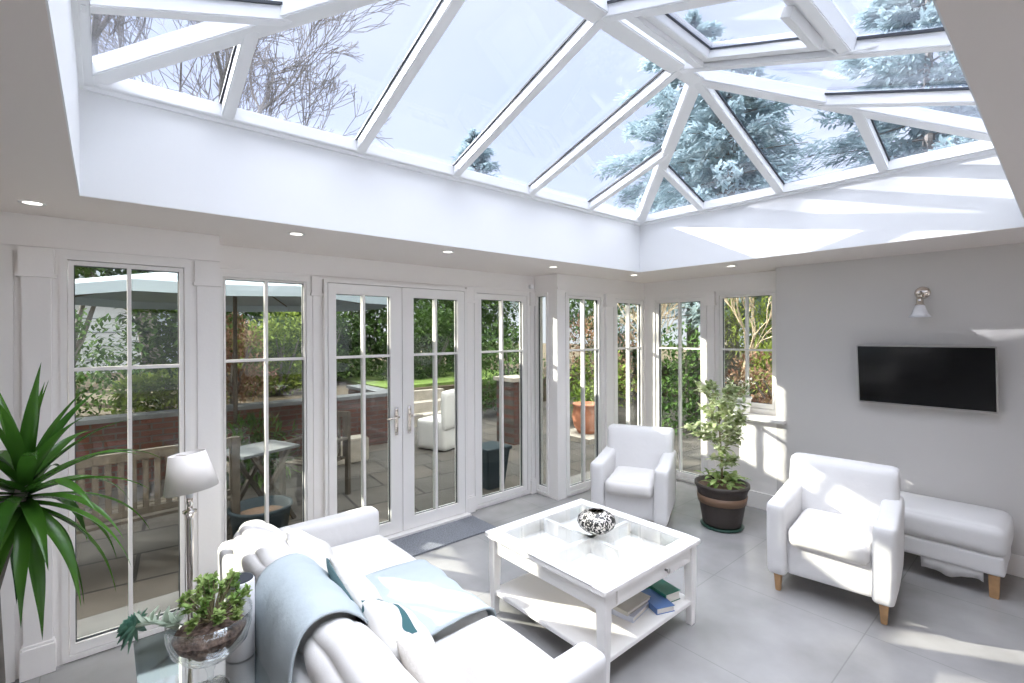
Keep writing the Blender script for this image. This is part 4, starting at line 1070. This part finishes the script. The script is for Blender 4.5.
# patio table with folded legs and grey top
ptb = thing('patio_table', 'small grey topped table with splayed wooden legs outside the second window', 'table', (1.12, 5.0, -.03), R(20))
MB().box(-.28, .28, -.22, .22, .69, .715).build('tabletop', M['darkstone'], ptb, bevel=.004)
for sx_ in (-1, 1):
    for sy in (-1, 1):
        m = MB(); m.beam((sx_*-.18*1, sy*.17, .69), (sx_*.24, sy*.17, 0), .035, .035, (0, 1, 0)); m.build('leg', M['teak'], ptb)
ptp = thing('patio_planter', 'wide low black tub on the patio behind the sofa', 'planter', (1.02, 4.5, -.03))
MB().lathe([(0, 0), (.19, 0), (.235, .30), (.25, .31), (.25, .33), (.225, .33), (.21, .25), (0, .25)], 36).build('tub', M['planter'], ptp, smooth=True)
MB().lathe([(0, .25), (.21, .25), (0, .26)], 24).build('soil', M['soil'], ptp)
bp_ = thing('patio_planter', 'tall slate blue planter outside the window right of the doors', 'planter', (3.44, 4.42, -.03))
MB().taper((0, 0, 0), (.24, .24), (0, 0, .46), (.34, .34)).build('tub', M['planter'], bp_, bevel=.01)
MB().box(-.185, .185, -.185, .185, .44, .475).build('rim', M['planter'], bp_, bevel=.006)
tp_ = thing('patio_planter', 'round terracotta pot outside the first bay window', 'planter', (6.3, 5.4, -.03))
MB().lathe([(0, 0), (.22, 0), (.34, .20), (.38, .45), (.33, .68), (.36, .72), (.36, .76), (.31, .76), (.30, .70), (0, .68)], 36, (0, 0, 0), Matrix.Translation((0, 0, .08)) @ Matrix.Scale(.66, 4)).build('pot', M['terracotta'], tp_, smooth=True)
MB().box(-.4, .4, -.4, .4, 0, .08).build('plinth', M['stone'], tp_)
# white stone trough by the retaining wall
tr_ = thing('stone_trough', 'white stone trough in front of the brick wall seen through the left door', 'trough', (2.62, 6.6, -.03))
MB().box(-.24, .24, -.14, .14, .0, .33).build('trough', M['stone'], tr_, bevel=.015)
bush('patio_fern', 'dark spiky shrub in front of the wall in the second window', 'plant', (1.35, 6.3, -.03), .42, .35, .42, 700, 'hedge', .16, .03, None, seed=40)
gc = thing('covered_chair', 'white covered outdoor chair seen through the right door', 'garden chair', (4.05, 6.45, -.03), R(200))
m = MB(); m.rbox((0, 0, .24), (.56, .56, .46), .05, 8); m.build('seat', M['fabric'], gc, smooth=True)
m = MB(); m.rbox((0, .24, .62), (.56, .12, .60), .05, 8, noise_a=.01); m.build('backrest', M['fabric'], gc, smooth=True)
